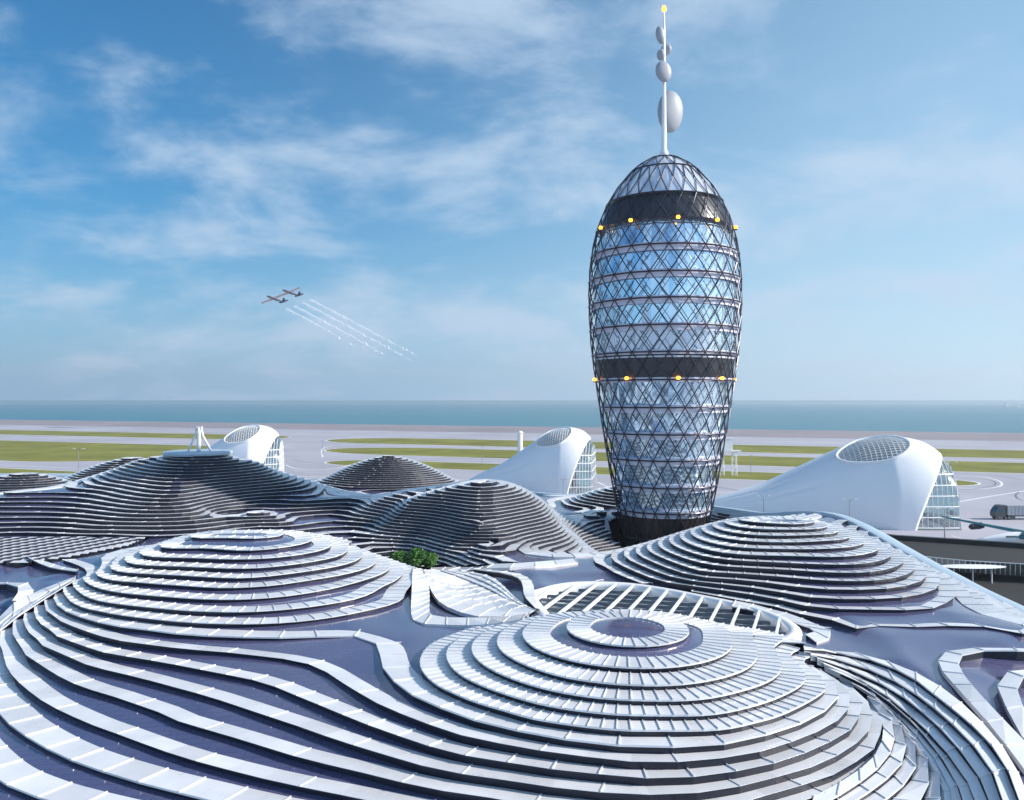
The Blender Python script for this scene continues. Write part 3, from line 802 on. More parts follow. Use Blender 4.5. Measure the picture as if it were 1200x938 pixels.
# half-levels so that each storey holds a full diamond
hl = []
for a, b in zip(lv[:-1], lv[1:]): hl += [a, (a+b)/2]
hl.append(lv[-1])
dg = MB(); da = 2*math.pi/NN
for fam in (1, -1):
    for k in range(NN):
        pts = []
        for i in range(len(hl)):
            pts.append(tp(k*da + fam*i*da/2, hl[i], 0.0))
        n0 = 0
        top = 4 if False else 0
        rad = [0.085 if hl[i] < zf(224) else 0.07 for i in range(len(hl))]
        last = len(pts) if k % 2 == 0 else len(pts)-2
        dg.tube(pts[:last], rad[:last], 5)
dg.build('diagrid', M['steel'], tw)
# added fine broken bars imitating the diagrid's reflection in the glass
dg2 = MB()
for fam in (1, -1):
    for k in range(NN):
        for i in range(4, len(hl)-5):
            zmid = (hl[i]+hl[i+1])/2
            if zf(445) < zmid < zf(412): continue
            if rng.rand() < 0.3: continue
            a0 = k*da + fam*i*da/2 + 0.3*da; a1 = a0 + fam*da/2
            dg2.bar(tp(a0, hl[i], -0.75), tp(a1, hl[i+1], -0.75), 0.05, 0.05)
dg2.build('lattice_reflection_bars', M['steel'], tw)
# glass drum, faceted
NF = 52
zl_ = [z for z in lv if zf(603)-0.01 <= z <= zf(254)+0.01]
gd = MB()
for a, b in zip(zl_[:-1], zl_[1:]):
    if abs(a - zf(445)) < 0.1:
        gd.build('glass_drum', M['tglass'], tw); gd = MB(); continue
    for k in range(NF):
        a0 = k*2*math.pi/NF; a1 = (k+1)*2*math.pi/NF
        t = [rng.uniform(-0.05, 0.05) for _ in range(4)]
        ps = [tp(a0, a, -0.95+t[0]), tp(a1, a, -0.95+t[1]), tp(a1, b, -0.95+t[2]), tp(a0, b, -0.95+t[3])]
        gd.face(ps)
gd.build('glass_drum', M['tglass'], tw)
cg = MB()
zc = list(np.linspace(zf(224), tz_(183), 9))
for a, b in zip(zc[:-1], zc[1:]):
    for k in range(NN):
        a0 = k*da; a1 = (k+1)*da
        cg.face([tp(a0, a, -0.18), tp(a1, a, -0.18), tp(a1, b, -0.18), tp(a0, b, -0.18)])
cg.build('crown_glass', M['dglass'], tw)
def drum(name, y0, y1, off, m):
    b = MB(); z0, z1 = zf(y0), zf(y1); st = 6
    zs = [z0 + (z1-z0)*i/st for i in range(st+1)]
    b.lathe([(0.5, z0)] + [(trad(z)+off, z) for z in zs] + [(0.5, z1)], NF, mi=0)
    return b.build(name, m, tw)
drum('cladding_band', 446, 410, -0.35, M['darkband']); drum('cladding_band', 254, 224, -0.35, M['darkband'])
drum('cladding_band', 635, 603, -0.45, M['brownband']); drum('base_drum', 712, 636, -1.6, M['brownband'])
core = MB(); core.lathe([(0.1, 0.5), (2.6, 0.5), (3.2, zf(600)), (3.4, zf(250)), (0.1, zf(250))], 24); core.build('lift_core', M['slab'], tw)
for z in lv[1:]:
    y = CY - (z - H)*F_/(TWY - trad(z))
    if y < 220: 
        b = MB(); b.tube([tp(i*da/2, z, -0.1) for i in range(NN*2)], 0.1, 6, closed=True); b.build('floor_ring', M['steel'], tw); continue
    b = MB(); n_ = NN*2
    b.tube([tp(i*da/2, z, 0.02) for i in range(n_)], 0.13, 6, closed=True)
    ring = b.build('floor_ring', M['steel'], tw)
    if 254 < y < 604:
        s_ = MB(); s_.lathe([(3.5, z-0.30), (trad(z)-0.35, z-0.30), (trad(z)-0.30, z+0.35), (3.5, z+0.35)], NF)
        s_.build('floor_slab', M['slab'], tw)
    if 260 < y < 604 and abs(y-445) > 3:
        s_ = MB(); s_.lathe([(trad(z)-0.5, z-0.75), (trad(z)-0.42, z-0.75), (trad(z)-0.42, z-0.32), (trad(z)-0.5, z-0.32)], NF)
        s_.build('sun_blind', M['slab'], tw)
# amber warning lights
for y, angs in ((443, [0, 37, 73, 107, 143, 180, 216, 252]), (253, [0, 42, 85, 128, 180, 216, 252])):
    pass
def wl(y, pxs):
    z = zf(y)
    for px in pxs:
        s_ = max(-1, min(1, (px - 778)*PX/(trad(z)+0.15)))
        a = -math.acos(s_)
        p = tp(a, z, 0.3)
        b = MB(); b.lathe([(0.0, -0.24), (0.22, -0.2), (0.28, 0.0), (0.22, 0.2), (0.0, 0.24)], 12, p); o = b.build('warning_light', M['lamp'], tw, smooth=True)
        c = MB(); c.lathe([(0.0, -0.42), (0.24, -0.42), (0.24, -0.27)], 10, p); c.build('lamp_base', M['steel'], o)
wl(443, [697, 726, 778, 829, 860]); wl(255, [702, 730, 778, 823, 853])
# mast and dishes
ms = MB(); ztop = tz_(14)
ms.tube([(0,0,tz_(186)), (0,0,tz_(178)), (0,0,tz_(176)), (0,0,tz_(150)), (0,0,tz_(100)), (0,0,tz_(40)), (0,0,ztop)], [0.75, 0.6, 0.42, 0.36, 0.28, 0.2, 0.1], 14)
mast = ms.build('mast', M['white'], tw, smooth=True)
def dish(px, py, w, h, tilt, thick=0.42, back=0.0, yaw=-25):
    b = MB(); a_, b_ = w*PX/2, h*PX/2; N = 20; vs = []; n1 = 14
    rot = Matrix.Rotation(R(tilt), 3, 'Y') @ Matrix.Rotation(R(yaw), 3, 'Z')
    for i in range(n1+1):
        t = math.pi*i/n1
        for k in range(N):
            u = 2*math.pi*k/N
            yy = math.cos(t)*thick*max(a_, b_); rx = math.sin(t)**0.8 if 0 < t < math.pi else 0
            # flattened lens with a slightly hollow back
            if math.cos(t) < 0: yy *= 0.55
            vs.append(rot @ Vector((a_*rx*math.cos(u), -yy, b_*rx*math.sin(u))) + Vector(((px-778)*PX, back, tz_(py))))
    b.add(vs, [(i*N+k, i*N+(k+1) % N, (i+1)*N+(k+1) % N, (i+1)*N+k) for i in range(n1) for k in range(N)])
    o = b.build('dish', M['dish'], mast, smooth=True); merge_smooth(o)
dish(788.5, 125, 34, 50, 4, 0.36, 2.3, 22); dish(776, 87, 20, 25, -6, 0.40, -0.9, 15)
dish(774, 65.5, 10, 13, 0, 0.6, -0.3); dish(781, 57, 13, 14, 0, 0.5, 0.4); dish(773, 42.5, 11, 21, -8, 0.5, -0.3, 20)
b = MB(); b.lathe([(0, -0.35), (0.3, -0.25), (0.34, 0.1), (0.2, 0.5), (0, 0.55)], 12, (0, 0, tz_(11))); b.build('warning_light', M['lamp'], mast, smooth=True)

# ------------------------------------------------------------------ ground, sea
Uv = Vector((0.926, -0.376, 0)); Nv = Vector((0.376, 0.926, 0))
def SN(s, n, z=0.0): p = Uv*s + Nv*n; return (p.x, p.y, z)
b = MB(); b.face([SN(-9000, 895, 0), SN(-9000, -3000, 0), SN(9000, -3000, 0), SN(9000, 895, 0)]); struct(b.build('ground', M['tarmac']))
b = MB(); b.face([(-90000, -3000, -1.2), (90000, -3000, -1.2), (90000, 90000, -1.2), (-90000, 90000, -1.2)])
seam = mat('sea_water', (0.03, 0.17, 0.22), 0.3, 0.0, spec=0.5)
nt = seam.node_tree; bs = nt.nodes['Principled BSDF']
tc = nt.nodes.new('ShaderNodeTexCoord'); mp = nt.nodes.new('ShaderNodeMapping'); mp.inputs['Scale'].default_value = (0.02, 0.035, 1)
ns = nt.nodes.new('ShaderNodeTexNoise'); ns.inputs['Scale'].default_value = 1.0; ns.inputs['Detail'].default_value = 8; ns.inputs['Roughness'].default_value = 0.7
bp = nt.nodes.new('ShaderNodeBump'); bp.inputs['Strength'].default_value = 1.0; bp.inputs['Distance'].default_value = 6.0
nt.links.new(tc.outputs['Object'], mp.inputs[0]); nt.links.new(mp.outputs[0], ns.inputs['Vector']); nt.links.new(ns.outputs['Fac'], bp.inputs['Height']); nt.links.new(bp.outputs[0], bs.inputs['Normal'])
struct(b.build('sea', seam))
b = MB(); b.face([SN(-9000, 893, 0.02), SN(-9000, 712, 0.02), SN(9000, 712, 0.02), SN(9000, 893, 0.02)]); struct(b.build('shore', M['sand']))
def strip(s0, s1, n0, n1, z=0.012, el=60):
    pts = []; nm = (n0+n1)/2; hn = (n1-n0)/2
    for i in range(17):
        t = -math.pi/2 + math.pi*i/16; pts.append((s1 - el + el*math.cos(t), nm + hn*math.sin(t)))
    for i in range(17):
        t = math.pi/2 + math.pi*i/16; pts.append((s0 + el + el*math.cos(t), nm + hn*math.sin(t)))
    b = MB(); b.face([SN(s, n, z) for s, n in pts]); struct(b.build('grass_field', M['grass']))
    e = MB(); q = [Vector(SN(s, n, z+0.01)) for s, n in pts]; m = len(q)
    cs = sum((v for v in q), Vector())/m
    vs = []
    for i in range(m):
        t = (q[(i+1) % m] - q[i-1]).normalized(); nn = Vector((t.y, -t.x, 0)); vs += [q[i] + nn*0.1, q[i] + nn*1.1]
    e.add(vs, [(2*i, 2*((i+1) % m), 2*((i+1) % m)+1, 2*i+1) for i in range(m)])
    struct(e.build('taxiway_edge_line', M['paint']))
strip(-2600, -425, 512, 588); strip(-372, 1800, 503, 585)
strip(-2600, -330, 290, 436); strip(-300, 1800, 402, 470)
strip(-900, -232, 236, 258, el=25); strip(-240, 46, 330, 366, el=30)
def line(pts, w, m, z=0.02, name='apron_marking'):
    b = MB(); pts = [Vector(p[:2]) for p in pts]; vs = []
    for i, p in enumerate(pts):
        t = (pts[min(i+1, len(pts)-1)] - pts[max(i-1, 0)]).normalized(); nn = Vector((t.y, -t.x)); a = p + nn*w/2; c = p - nn*w/2
        vs += [(a.x, a.y, z), (c.x, c.y, z)]
    b.add(vs, [(2*i, 2*i+1, 2*i+3, 2*i+2) for i in range(len(pts)-1)]); struct(b.build(name, m))
def gp(px, py): return PZ(px, py, 0)[:2]
def cr(pts, k=6):
    P = [Vector(p) for p in pts]; P = [P[0]] + P + [P[-1]]; out = []
    for i in range(1, len(P)-2):
        for t in range(k):
            t /= k; p0, p1, p2, p3 = P[i-1:i+3]
            out.append(0.5*((2*p1) + (p2-p0)*t + (2*p0-5*p1+4*p2-p3)*t*t + (3*p1-p0-3*p2+p3)*t**3))
    out.append(P[-2]); return out
line([gp(1108,591), gp(1160,582), gp(1230,571)], 0.9, M['paint'])
line(cr([gp(1122,572), gp(1150,573), gp(1172,570), gp(1171,564), gp(1150,559), gp(1120,558)]), 0.8, M['paint'])
line(cr([gp(1110,574), gp(1135,574), gp(1165,569), gp(1160,563), gp(1125,561)]), 0.5, M['dmark'], 0.024)
line(cr([gp(1108,556), gp(1150,556), gp(1200,563), gp(1230,570)]), 0.6, M['dmark'], 0.026)
line(cr([gp(1194,577), gp(1190,581), gp(1196,586), gp(1215,588)]), 0.6, M['dmark'], 0.028)
line(cr([gp(1115,628), gp(1130,633), gp(1112,636), gp(1160,640)]), 0.5, M['paint'], 0.028)
line(cr([gp(335,545), gp(345,549), gp(365,551), gp(395,549), gp(410,545)]), 0.8, M['paint'], 0.02)
line(cr([gp(340,538), gp(370,543), gp(430,542), gp(520,539)]), 0.5, M['dmark'], 0.024)
line(cr([gp(345,552), gp(370,554), gp(400,552), gp(420,548)]), 0.5, M['paint'], 0.03)
line(cr([gp(378,536), gp(378,526), gp(390,523)]), 0.9, M['paint'], 0.034)
line([SN(-2600, 636), SN(1800, 636)], 1.5, M['paint'], 0.03); line([SN(-2600, 478), SN(1800, 490)], 1.0, M['paint'], 0.032)
line([SN(-1500, 270), SN(-240, 270), SN(-60, 300)], 0.8, M['paint'], 0.036)
line(cr([gp(700,565), gp(730,573), gp(860,577), gp(1000,566)]), 0.8, M['paint'], 0.02)
line([gp(840,571), gp(880,577), gp(930,580)], 0.6, M['dmark'], 0.038)

# sea boat
bt = empty('ship', PZ(1184, 477.5, -1.2)); tag(bt, 'small pale ship far out on the sea at right', 'ship')
b = MB(); b.add([(-28,-5,0),(-34,-6,7),(34,-6,8),(42,0,9),(34,6,8),(-34,6,7),(-28,5,0),(30,4,0),(36,0,0),(30,-4,0)], [(0,9,2,1),(9,8,3,2),(8,7,4,3),(7,6,5,4),(6,0,1,5),(1,2,3,4,5),(0,6,7,8,9)]); b.build('hull', M['white'], bt)
b = MB(); b.box((-14, 0, 11), (18, 8, 8)); b.box((-16, 0, 17), (8, 6, 5)); b.tube([(-12,0,19),(-12,0,27)], 0.5, 6); b.build('superstructure', M['white'], bt)

# ------------------------------------------------------------------ hangars
HL, HW, HH = 60.0, 31.0, 21.6
HU = np.linspace(0, 1, 201); HT = np.interp(HU, [0,.07,.28,.40,.55,.655,.79,.9,.965,1], [3.6,5.4,9.6,13.2,17.6,20.6,22.0,21.0,18.6,15.6])
for _ in range(60): HT[1:-1] = 0.5*HT[1:-1] + 0.25*(HT[:-2]+HT[2:])
def hsec(u, v, ins=0.0):
    # u along, v from 0 (far side) .. pi (near side)
    hh = float(np.interp(u, HU, HT))
    ww = 3.0 + (HW/2-3.0)*min(1, u/0.75)**1.15
    if u > 0.8: ww *= 1 - 0.12*((u-0.8)/0.2)**2
    c = math.cos(v); s = math.sin(v)
    e = 0.78
    y = ww*(abs(c)**e)*(1 if c > 0 else -1); z = hh*(abs(s)**0.85)
    g = 0
    for vc, um in ((0.64, 0.52), (1.02, 0.40)):
        g += 0.035*math.exp(-((v-vc)/0.05)**2)*max(0, min(1, (um-u)/0.12))
    k = 1 - g - ins
    return y*k, z*k
def hedge(v): # end of shell along u (rake back towards the ground)
    return 0.965 - 0.15*(1 - math.sin(v))**1.1
def hp(u, v, ins=0.0):
    y, z = hsec(u, v, ins); return Vector((u*HL, -y, z))
def in_oval(u, v): return ((u-0.69)/0.14)**2 + ((v-1.20)/0.40)**2
def make_hangar(loc, rz):
    root = empty('hangar', loc, rz)
    NU, NV = 90, 96
    sh = MB(); vid = {}
    vs = []
    for i in range(NU+1):
        for j in range(NV+1):
            v = math.pi*j/NV; u = hedge(v)*i/NU
            vs.append(hp(u, v))
    fs = []
    for i in range(NU):
        for j in range(NV):
            v = math.pi*(j+.5)/NV; u = hedge(v)*(i+.5)/NU
            if in_oval(u, v) < 1: continue
            fs.append((i*(NV+1)+j, i*(NV+1)+j+1, (i+1)*(NV+1)+j+1, (i+1)*(NV+1)+j))
    # thickness at the lip
    b0 = len(vs)
    for j in range(NV+1):
        v = math.pi*j/NV; vs.append(hp(hedge(v), v, 0.035) + Vector((-0.6, 0, 0)))
    for j in range(NV): fs.append((NU*(NV+1)+j, NU*(NV+1)+j+1, b0+j+1, b0+j))
    sh.add(vs, fs); shell = sh.build('shell', M['shell'], root, smooth=True)
    rim = MB(); pts = []
    for i in range(60):
        t = 2*math.pi*i/60; pts.append(hp(0.69+0.14*math.cos(t), 1.20+0.40*math.sin(t), 0.0))
    rim.tube(pts, 0.42, 8, closed=True); orim = rim.build('oval_rooflight', M['shell'], root, smooth=True)
    g = MB(); n1, n2 = 8, 40; vs = []
    for a in range(n1+1):
        for t in range(n2):
            q = 2*math.pi*t/n2; r_ = a/n1; vs.append(hp(0.69+0.14*r_*math.cos(q), 1.20+0.40*r_*math.sin(q), 0.012))
    g.add(vs, [(a*n2+t, a*n2+(t+1) % n2, (a+1)*n2+(t+1) % n2, (a+1)*n2+t) for a in range(n1) for t in range(n2)])
    g.build('pane', M['hglass'], orim, smooth=True)
    lt = MB()
    for k in range(-7, 8):
        for kind in (0, 1):
            pts = []
            for t in range(-20, 21):
                a, c = (k/7.5, t/20) if kind == 0 else (t/20, k/7.5)
                if a*a + c*c < 1: pts.append(hp(0.69+0.14*a, 1.20+0.40*c, 0.002))
            if len(pts) > 2: lt.tube(pts, 0.09, 4)
    lt.build('lattice', M['white'], orim)
    # glass mouth
    gm = MB(); lat = MB(); N3 = 60
    def gp_(t, v): # t 0..1 from lip to end plane
        u = hedge(v)*0.985 + (0.985 - hedge(v)*0.985)*t
        return hp(u, v, 0.05)
    for j in range(N3):
        v0, v1 = math.pi*j/N3, math.pi*(j+1)/N3
        for a in range(3): gm.face([gp_(a/3, v0), gp_(a/3, v1), gp_((a+1)/3, v1), gp_((a+1)/3, v0)])
        # end wall, bulging
        e0, e1 = gp_(1, v0), gp_(1, v1)
        gm.face([e0, e1, Vector((e1.x+0.6, e1.y, 0)), Vector((e0.x+0.6, e0.y, 0))])
    mouth = gm.build('glass_mouth', M['hglass'], root)
    for zlev in [0.5, 3, 5.5, 8, 10.5, 13]:
        pts = []
        for j in range(61):
            v = math.pi*j/60
        # side runs at constant height
        for side in (0, 1):
            pts = []
            for t in range(0, 9):
                t /= 8
                lo, hi = 0.0, math.pi/2
                for _ in range(24):
                    mid = (lo+hi)/2; vv = mid if side == 0 else math.pi-mid
                    if gp_(t, vv).z < zlev: lo = mid
                    else: hi = mid
                vv = lo if side == 0 else math.pi-lo
                pts.append(gp_(t, vv))
            lat.tube(pts, 0.17, 5)
            if side == 0: pa = pts[-1]
        lat.bar(pa + Vector((0.3,0,0)), pts[-1] + Vector((0.3,0,0)), 0.3, 0.3)
    for u in np.linspace(0.80, 0.985, 10):
        for side in (0, 1):
            pts = []
            for q in range(0, 30):
                v = 0.02 + (math.pi/2-0.3)*q/29
                vv = v if side == 0 else math.pi - v
                if u > hedge(vv)*0.985: pts.append(hp(u, vv, 0.05))
            if len(pts) > 1: lat.tube(pts, 0.12, 5)
    x_ = 0.985*HL + 0.4
    for y in np.linspace(-HW*0.4, HW*0.4, 15):
        zt = 0
        for q in range(200):
            v = math.pi*q/200; p = gp_(1, v)
            if abs(p.y - y) < 0.5: zt = max(zt, p.z)
        if zt > 0.5: lat.bar((x_+.1, y, 0), (x_-.2, y, zt), 0.22, 0.22)
    lat.build('mullions', M['white'], mouth)
    fl = MB(); fl.box((HL*0.6, 0, 0.06), (HL*0.7, HW*0.75, 0.1)); fl.build('floor', M['slab'], root)
    return root
def place(o, mx, my, ang):
    o.location = (mx - math.cos(ang)*HL, my - math.sin(ang)*HL, 0); o.rotation_euler = (0, 0, ang)
G_ = 'white horn-shaped shell hangars on the apron'
h1 = make_hangar((0, 0, 0), 0); place(h1, 109.5, 208, R(-9))
tag(h1, 'largest and nearest white shell hangar, right of the tower, with lattice glass mouth', 'hangar', G_)
def shorter(o, mx, my, ang, k):
    o.scale = (k, 1, 1); o.location = (mx - math.cos(ang)*HL*k, my - math.sin(ang)*HL*k, 0); o.rotation_euler = (0, 0, ang)
h2 = copy_tree(h1); shorter(h2, 28.0, 276, R(-9), 0.72); tag(h2, 'white shell hangar just left of the tower behind the dark central dome', 'hangar', G_)
h3 = copy_tree(h1); shorter(h3, -85.5, 306, R(12), 0.75); tag(h3, 'farthest left white shell hangar, half hidden behind the tall dark dome', 'hangar', G_)

# ------------------------------------------------------------------ lamp posts
def make_lamp():
    r_ = empty('lamp_post')
    b = MB(); b.tube([(0,0,0),(0,0,0.5),(0,0,0.52),(0,0,7.2)], [0.2, 0.2, 0.11, 0.075], 10); b.build('pole', M['grey'], r_, smooth=True)
    for s in (-1, 1):
        b = MB(); b.tube([(0,0,7.1), (s*0.6,0,7.35), (s*1.1,0,7.4)], 0.05, 6); b.build('arm', M['grey'], r_)
        b = MB(); b.box((s*1.45, 0, 7.42), (0.9, 0.34, 0.16)); b.box((s*1.45, 0, 7.32), (0.7, 0.24, 0.06)); b.build('lamp_head', M['lamphead'], r_)
    return r_
lamps = [(92,354,1.35,'lamp post on the far left grass, left of all the domes'),
 (378,470,1.1,'lamp post by the rounded grass end between the tall dome and the low far dome'),
 (565,392,1.2,'lamp post on the grass left of the middle hangar'),
 (660,246,0.98,'lamp post in front of the middle hangar close to the tower'),
 (880,340,1.1,'lamp post on the grass right beside the lattice floodlight gantry'),
 (895,205,0.95,'lamp post peeping over the crest of the right dome, left of two'),
 (996,196,0.98,'lamp post in front of the white side of the large right hangar'),
 (1116,306,1.05,'lamp post behind the glass mouth of the large right hangar'),
 (1107,178,1.0,'tallest looking lamp post beside the dark road at right')]
l0 = make_lamp()
for i, (px, d, s, lab) in enumerate(lamps):
    o = l0 if i == 0 else copy_tree(l0)
    o.location = PD(px, d, 0); o.scale = (s, s, s); tag(o, lab, 'lamp post', 'double-armed lamp posts on the apron')

# floodlight gantry with white box
gx_, gy_, _ = PD(853, 335, 0)
gt = empty('lattice_gantry', (gx_, gy_, 0)); tag(gt, 'white lattice gantry carrying a pale box, just right of the tower', 'gantry')
for lx in (-2.6, 2.6):
    b = MB()
    for dx in (-1, 1):
        for dy in (-1, 1): b.bar((lx+dx*.9, dy*.9, 0), (lx+dx*.75, dy*.75, 10), 0.16)
    for q in range(8):
        for dy in (-.85, .85):
            z0, z1 = q*1.25, (q+1)*1.25; s = 1 if q % 2 else -1
            b.bar((lx-s*.85, dy, z0), (lx+s*.85, dy, z1), 0.1)
            b.bar((lx+dy, -s*.85, z0), (lx+dy, s*.85, z1), 0.1)
    b.build('leg', M['white'], gt)
b = MB(); b.box((0.4, 0, 10.2), (9.4, 3.2, 0.5)); b.build('platform', M['white'], gt)
b = MB(); b.box((-0.9, 0, 12.9), (5.2, 2.4, 4.6)); b.box((-0.9, 0, 15.35), (5.6, 2.8, 0.3)); b.build('cabin', M['white'], gt)
ps = empty('beacon_post', PD(609.5, 440, 0)); tag(ps, 'bright white round post rising behind the middle hangar tail', 'post')
b = MB(); b.tube([(0,0,0),(0,0,13.2)], 1.35, 16); b.build('shaft', M['white'], ps, smooth=False)
b = MB(); b.tube([(0,0,13.2),(0,0,13.6),(0,0,14.4)], [1.7,1.7,0.9], 16); b.build('cap', M['white'], ps)

# ------------------------------------------------------------------ tree in the hollow
def leafcloud(mb, c, r3, n, size):
    for _ in range(n):
        u = rng.normal(size=3); u /= np.linalg.norm(u); rr_ = rng.uniform(0.55, 1.05)
        p = Vector((c[0]+u[0]*r3[0]*rr_, c[1]+u[1]*r3[1]*rr_, c[2]+u[2]*r3[2]*rr_))
        a = Vector(rng.normal(size=3)).normalized(); nn = (Vector(u)+a*0.8).normalized(); t = nn.orthogonal().normalized(); s = nn.cross(t)
        l_ = size*rng.uniform(0.6, 1.3)
        mb.face([p - t*l_*.5, p + s*l_*.3, p + t*l_*.5, p - s*l_*.3])
def tree(px, d, zb, h, w, lab, n):
    x, y, z = PD(px, d, zb); root = empty('tree', (x, y, z)); tag(root, lab, 'tree')
    b = MB(); b.tube([(0,0,-.3),(0.05,0,h*.25),(0,.1,h*.55)], [0.16,0.12,0.07], 8)
    for k in range(6):
        a = k*1.05; b.tube([(0.03,0,h*.25+.08*k),(math.cos(a)*w*.2, math.sin(a)*w*.2, h*.5),(math.cos(a)*w*.36, math.sin(a)*w*.3, h*.7)], [0.06,0.045,0.02], 6)
    b.build('trunk', M['bark'], root)
    c = MB()
    for k in range(16):
        a = rng.uniform(0, 6.28); q = rng.uniform(0, 1)**.5
        cx_, cy_ = math.cos(a)*w*.34*q, math.sin(a)*w*.34*q; cz = h*(0.50 + 0.26*(1-q) + rng.uniform(-.12, .06))
        rs = w*rng.uniform(.13, .2); leafcloud(c, (cx_, cy_, cz), (rs, rs, rs*.8), n, 0.26)
    c.build('crown', M['leaf'], root)
tree(491, 91, 11.4, 3.9, 4.2, 'round bright green tree in the hollow between the white and dark domes', 420)
tree(468, 94, 11.5, 2.4, 3.2, 'low dark green shrub behind the rounder tree in the hollow', 260)

# ------------------------------------------------------------------ truck, airliner, road, canopy
def wheel(mb, x, y, z, r_, w):
    rot = Matrix.Rotation(R(90), 3, 'X'); mb.lathe([(0, -w/2), (r_*.8, -w/2), (r_, -w*.35), (r_, w*.35), (r_*.8, w/2), (0, w/2)], 18, (x, y, z), rot)
tk = empty('truck', PD(1163, 213, 0)); tag(tk, 'dark lorry with a grey covered trailer parked on the apron at right edge', 'truck')
b = MB(); 
prof = [(0.25,0.6),(0.0,1.3),(0.15,2.1),(0.75,3.1),(1.4,3.7),(2.7,3.75),(2.7,0.6)]
vs = [(x, y, z) for y in (-1.25, 1.25) for x, z in prof]; m = len(prof)
b.add(vs, [tuple(range(m)), tuple(range(2*m-1, m-1, -1))] + [(i, m+i, m+(i+1) % m, (i+1) % m) for i in range(m)]); cab = b.build('cab', M['truck'], tk)
b = MB(); b.face([(0.12,-1.1,2.12),(0.12,1.1,2.12),(0.68,1.1,3.05),(0.68,-1.1,3.05)]); b.face([(0.9,-1.262,2.1),(2.0,-1.262,2.1),(2.0,-1.262,3.0),(1.1,-1.262,3.0)]); b.build('windows', M['vglass'], cab)
b = MB(); b.box((9.6, 0, 2.45), (12.8, 2.5, 2.5)); 
for k in range(14): b.box((3.4 + k*.95, -1.27, 2.45), (0.06, 0.04, 2.4))
b.build('trailer', M['tarp'], tk)
b = MB(); b.box((8.5, 0, 0.95), (14.5, 1.0, 0.3)); b.box((4.6,0,0.75),(1.3,2.3,0.7)); b.build('chassis', M['truck'], tk)
for x in (1.1, 3.6, 11.5, 12.8, 14.1):
    for y in (-1.05, 1.05):
        b = MB(); wheel(b, x, y, 0.52, 0.52, 0.35); w_ = b.build('wheel', M['tyre'], tk)
        b = MB(); wheel(b, x, y + (-0.05 if y < 0 else 0.05), 0.52, 0.26, 0.36); b.build('rim', M['grey'], w_)

ap = empty('airliner', (PD(1152, 172, 0)[0], 172, 0)); tag(ap, 'white aeroplane with dark teal wing parked beyond the dark road', 'aeroplane')
b = MB()
b.tube([(-1.2,0,1.7),(0.2,0,1.75),(2.5,0,1.9),(6,0,2.1),(14,0,2.3),(20,0,2.3),(23,0,2.2),(24.6,0,2.0),(25.2,0,1.9)], [0.08,0.35,0.8,1.2,1.35,1.35,1.15,.6,.1], 20)
fu = b.build('fuselage', M['white'], ap, smooth=True)
b = MB()
def wing(mb, root_, tip, c0, c1, th):
    r0 = Vector(root_); t0 = Vector(tip)
    vs = [r0, r0+Vector((c0,0,0)), r0+Vector((c0*.3,0,th)), t0, t0+Vector((c1,0,0)), t0+Vector((c1*.3,0,th*.4)), r0+Vector((c0*.4,0,-th*.4)), t0+Vector((c1*.4,0,-th*.2))]
    mb.add(vs, [(0,2,5,3),(2,1,4,5),(0,3,7,6),(6,7,4,1),(3,5,4,7),(0,6,1,2)])
wing(b, (7,-0.3,3.1), (-4.8,8.2,5.3), 5.0, 1.6, 0.45); b.build('wing', M['teal'], ap)
b = MB(); wing(b, (7,0.3,3.1), (12,-12,3.6), 5.0, 1.6, 0.45); b.build('wing', M['teal'], ap)
b = MB(); wing(b, (21,0,2.6), (24,0,7.2), 3.6, 1.8, 0.2); b.build('tail_fin', M['teal'], ap)
for y_, x_ in ((4.6, 0.6), (-4.6, 8.6)):
    b = MB(); b.tube([(x_-0.9,y_,3.65),(x_-.5,y_,3.65),(x_+1.3,y_,3.75),(x_+2.2,y_,3.75)], [0.35,0.62,0.6,0.35], 14); e_ = b.build('engine', M['steel'], ap)
    b = MB(); b.bar((x_+.6,y_,4.1),(x_+1.8,y_,4.5), .15, .5); b.build('pylon', M['grey'], e_)
b = MB()
for y in (-1.37, 1.37):
    b.box((13, y*.985, 2.5), (18, .04, .35))
b.build('window_strip', M['vglass'], fu)
b = MB(); b.lathe([(0.0,0.75),(.5,0.65),(.75,0.2),(.7,-0.2),(0,-.2)], 14, (7.6,-1.1,2.2)); b.build('nose_glazing', M['vglass'], fu, smooth=True)
for p in ((8,-1.8),(8,1.8),(20,0)):
    b = MB(); b.bar((p[0],p[1]*.6,1.6),(p[0],p[1],.45), .14); wheel(b, p[0], p[1], .42, .42, .3); b.build('undercarriage', M['tyre'], ap)

rd = MB(); zr = 3.0
far_ = [PZ(985,626,zr), PZ(1050,633,zr), PZ(1130,638,zr), PZ(1200,643,zr), PZ(1330,652,zr)]
near_ = [PZ(985,640,zr), PZ(1050,650,zr), PZ(1130,658,zr), PZ(1200,662,zr), PZ(1330,668,zr)]
vs = far_ + near_; rd.add(vs, [(i, i+1, 5+i+1, 5+i) for i in range(4)])
rd.add([(x,y,z) for x,y,z in near_] + [(x,y,z-0.9) for x,y,z in near_], [(i, i+1, 5+i+1, 5+i) for i in range(4)])
rd.add([(x,y,z) for x,y,z in far_] + [(x,y,z-0.9) for x,y,z in far_], [(i+1, i, 5+i, 5+i+1) for i in range(4)])
rd.add([(x,y,z-0.9) for x,y,z in far_] + [(x,y,z-0.9) for x,y,z in near_], [(i+1, i, 5+i, 5+i+1) for i in range(4)])
struct(rd.build('elevated_road', M['asphalt']))
pa = empty('road_parapet', near_[2]); tag(pa, 'dark parapet with thin rail along the far edge of the raised road', 'parapet')
o0 = Vector(near_[2]); b = MB()
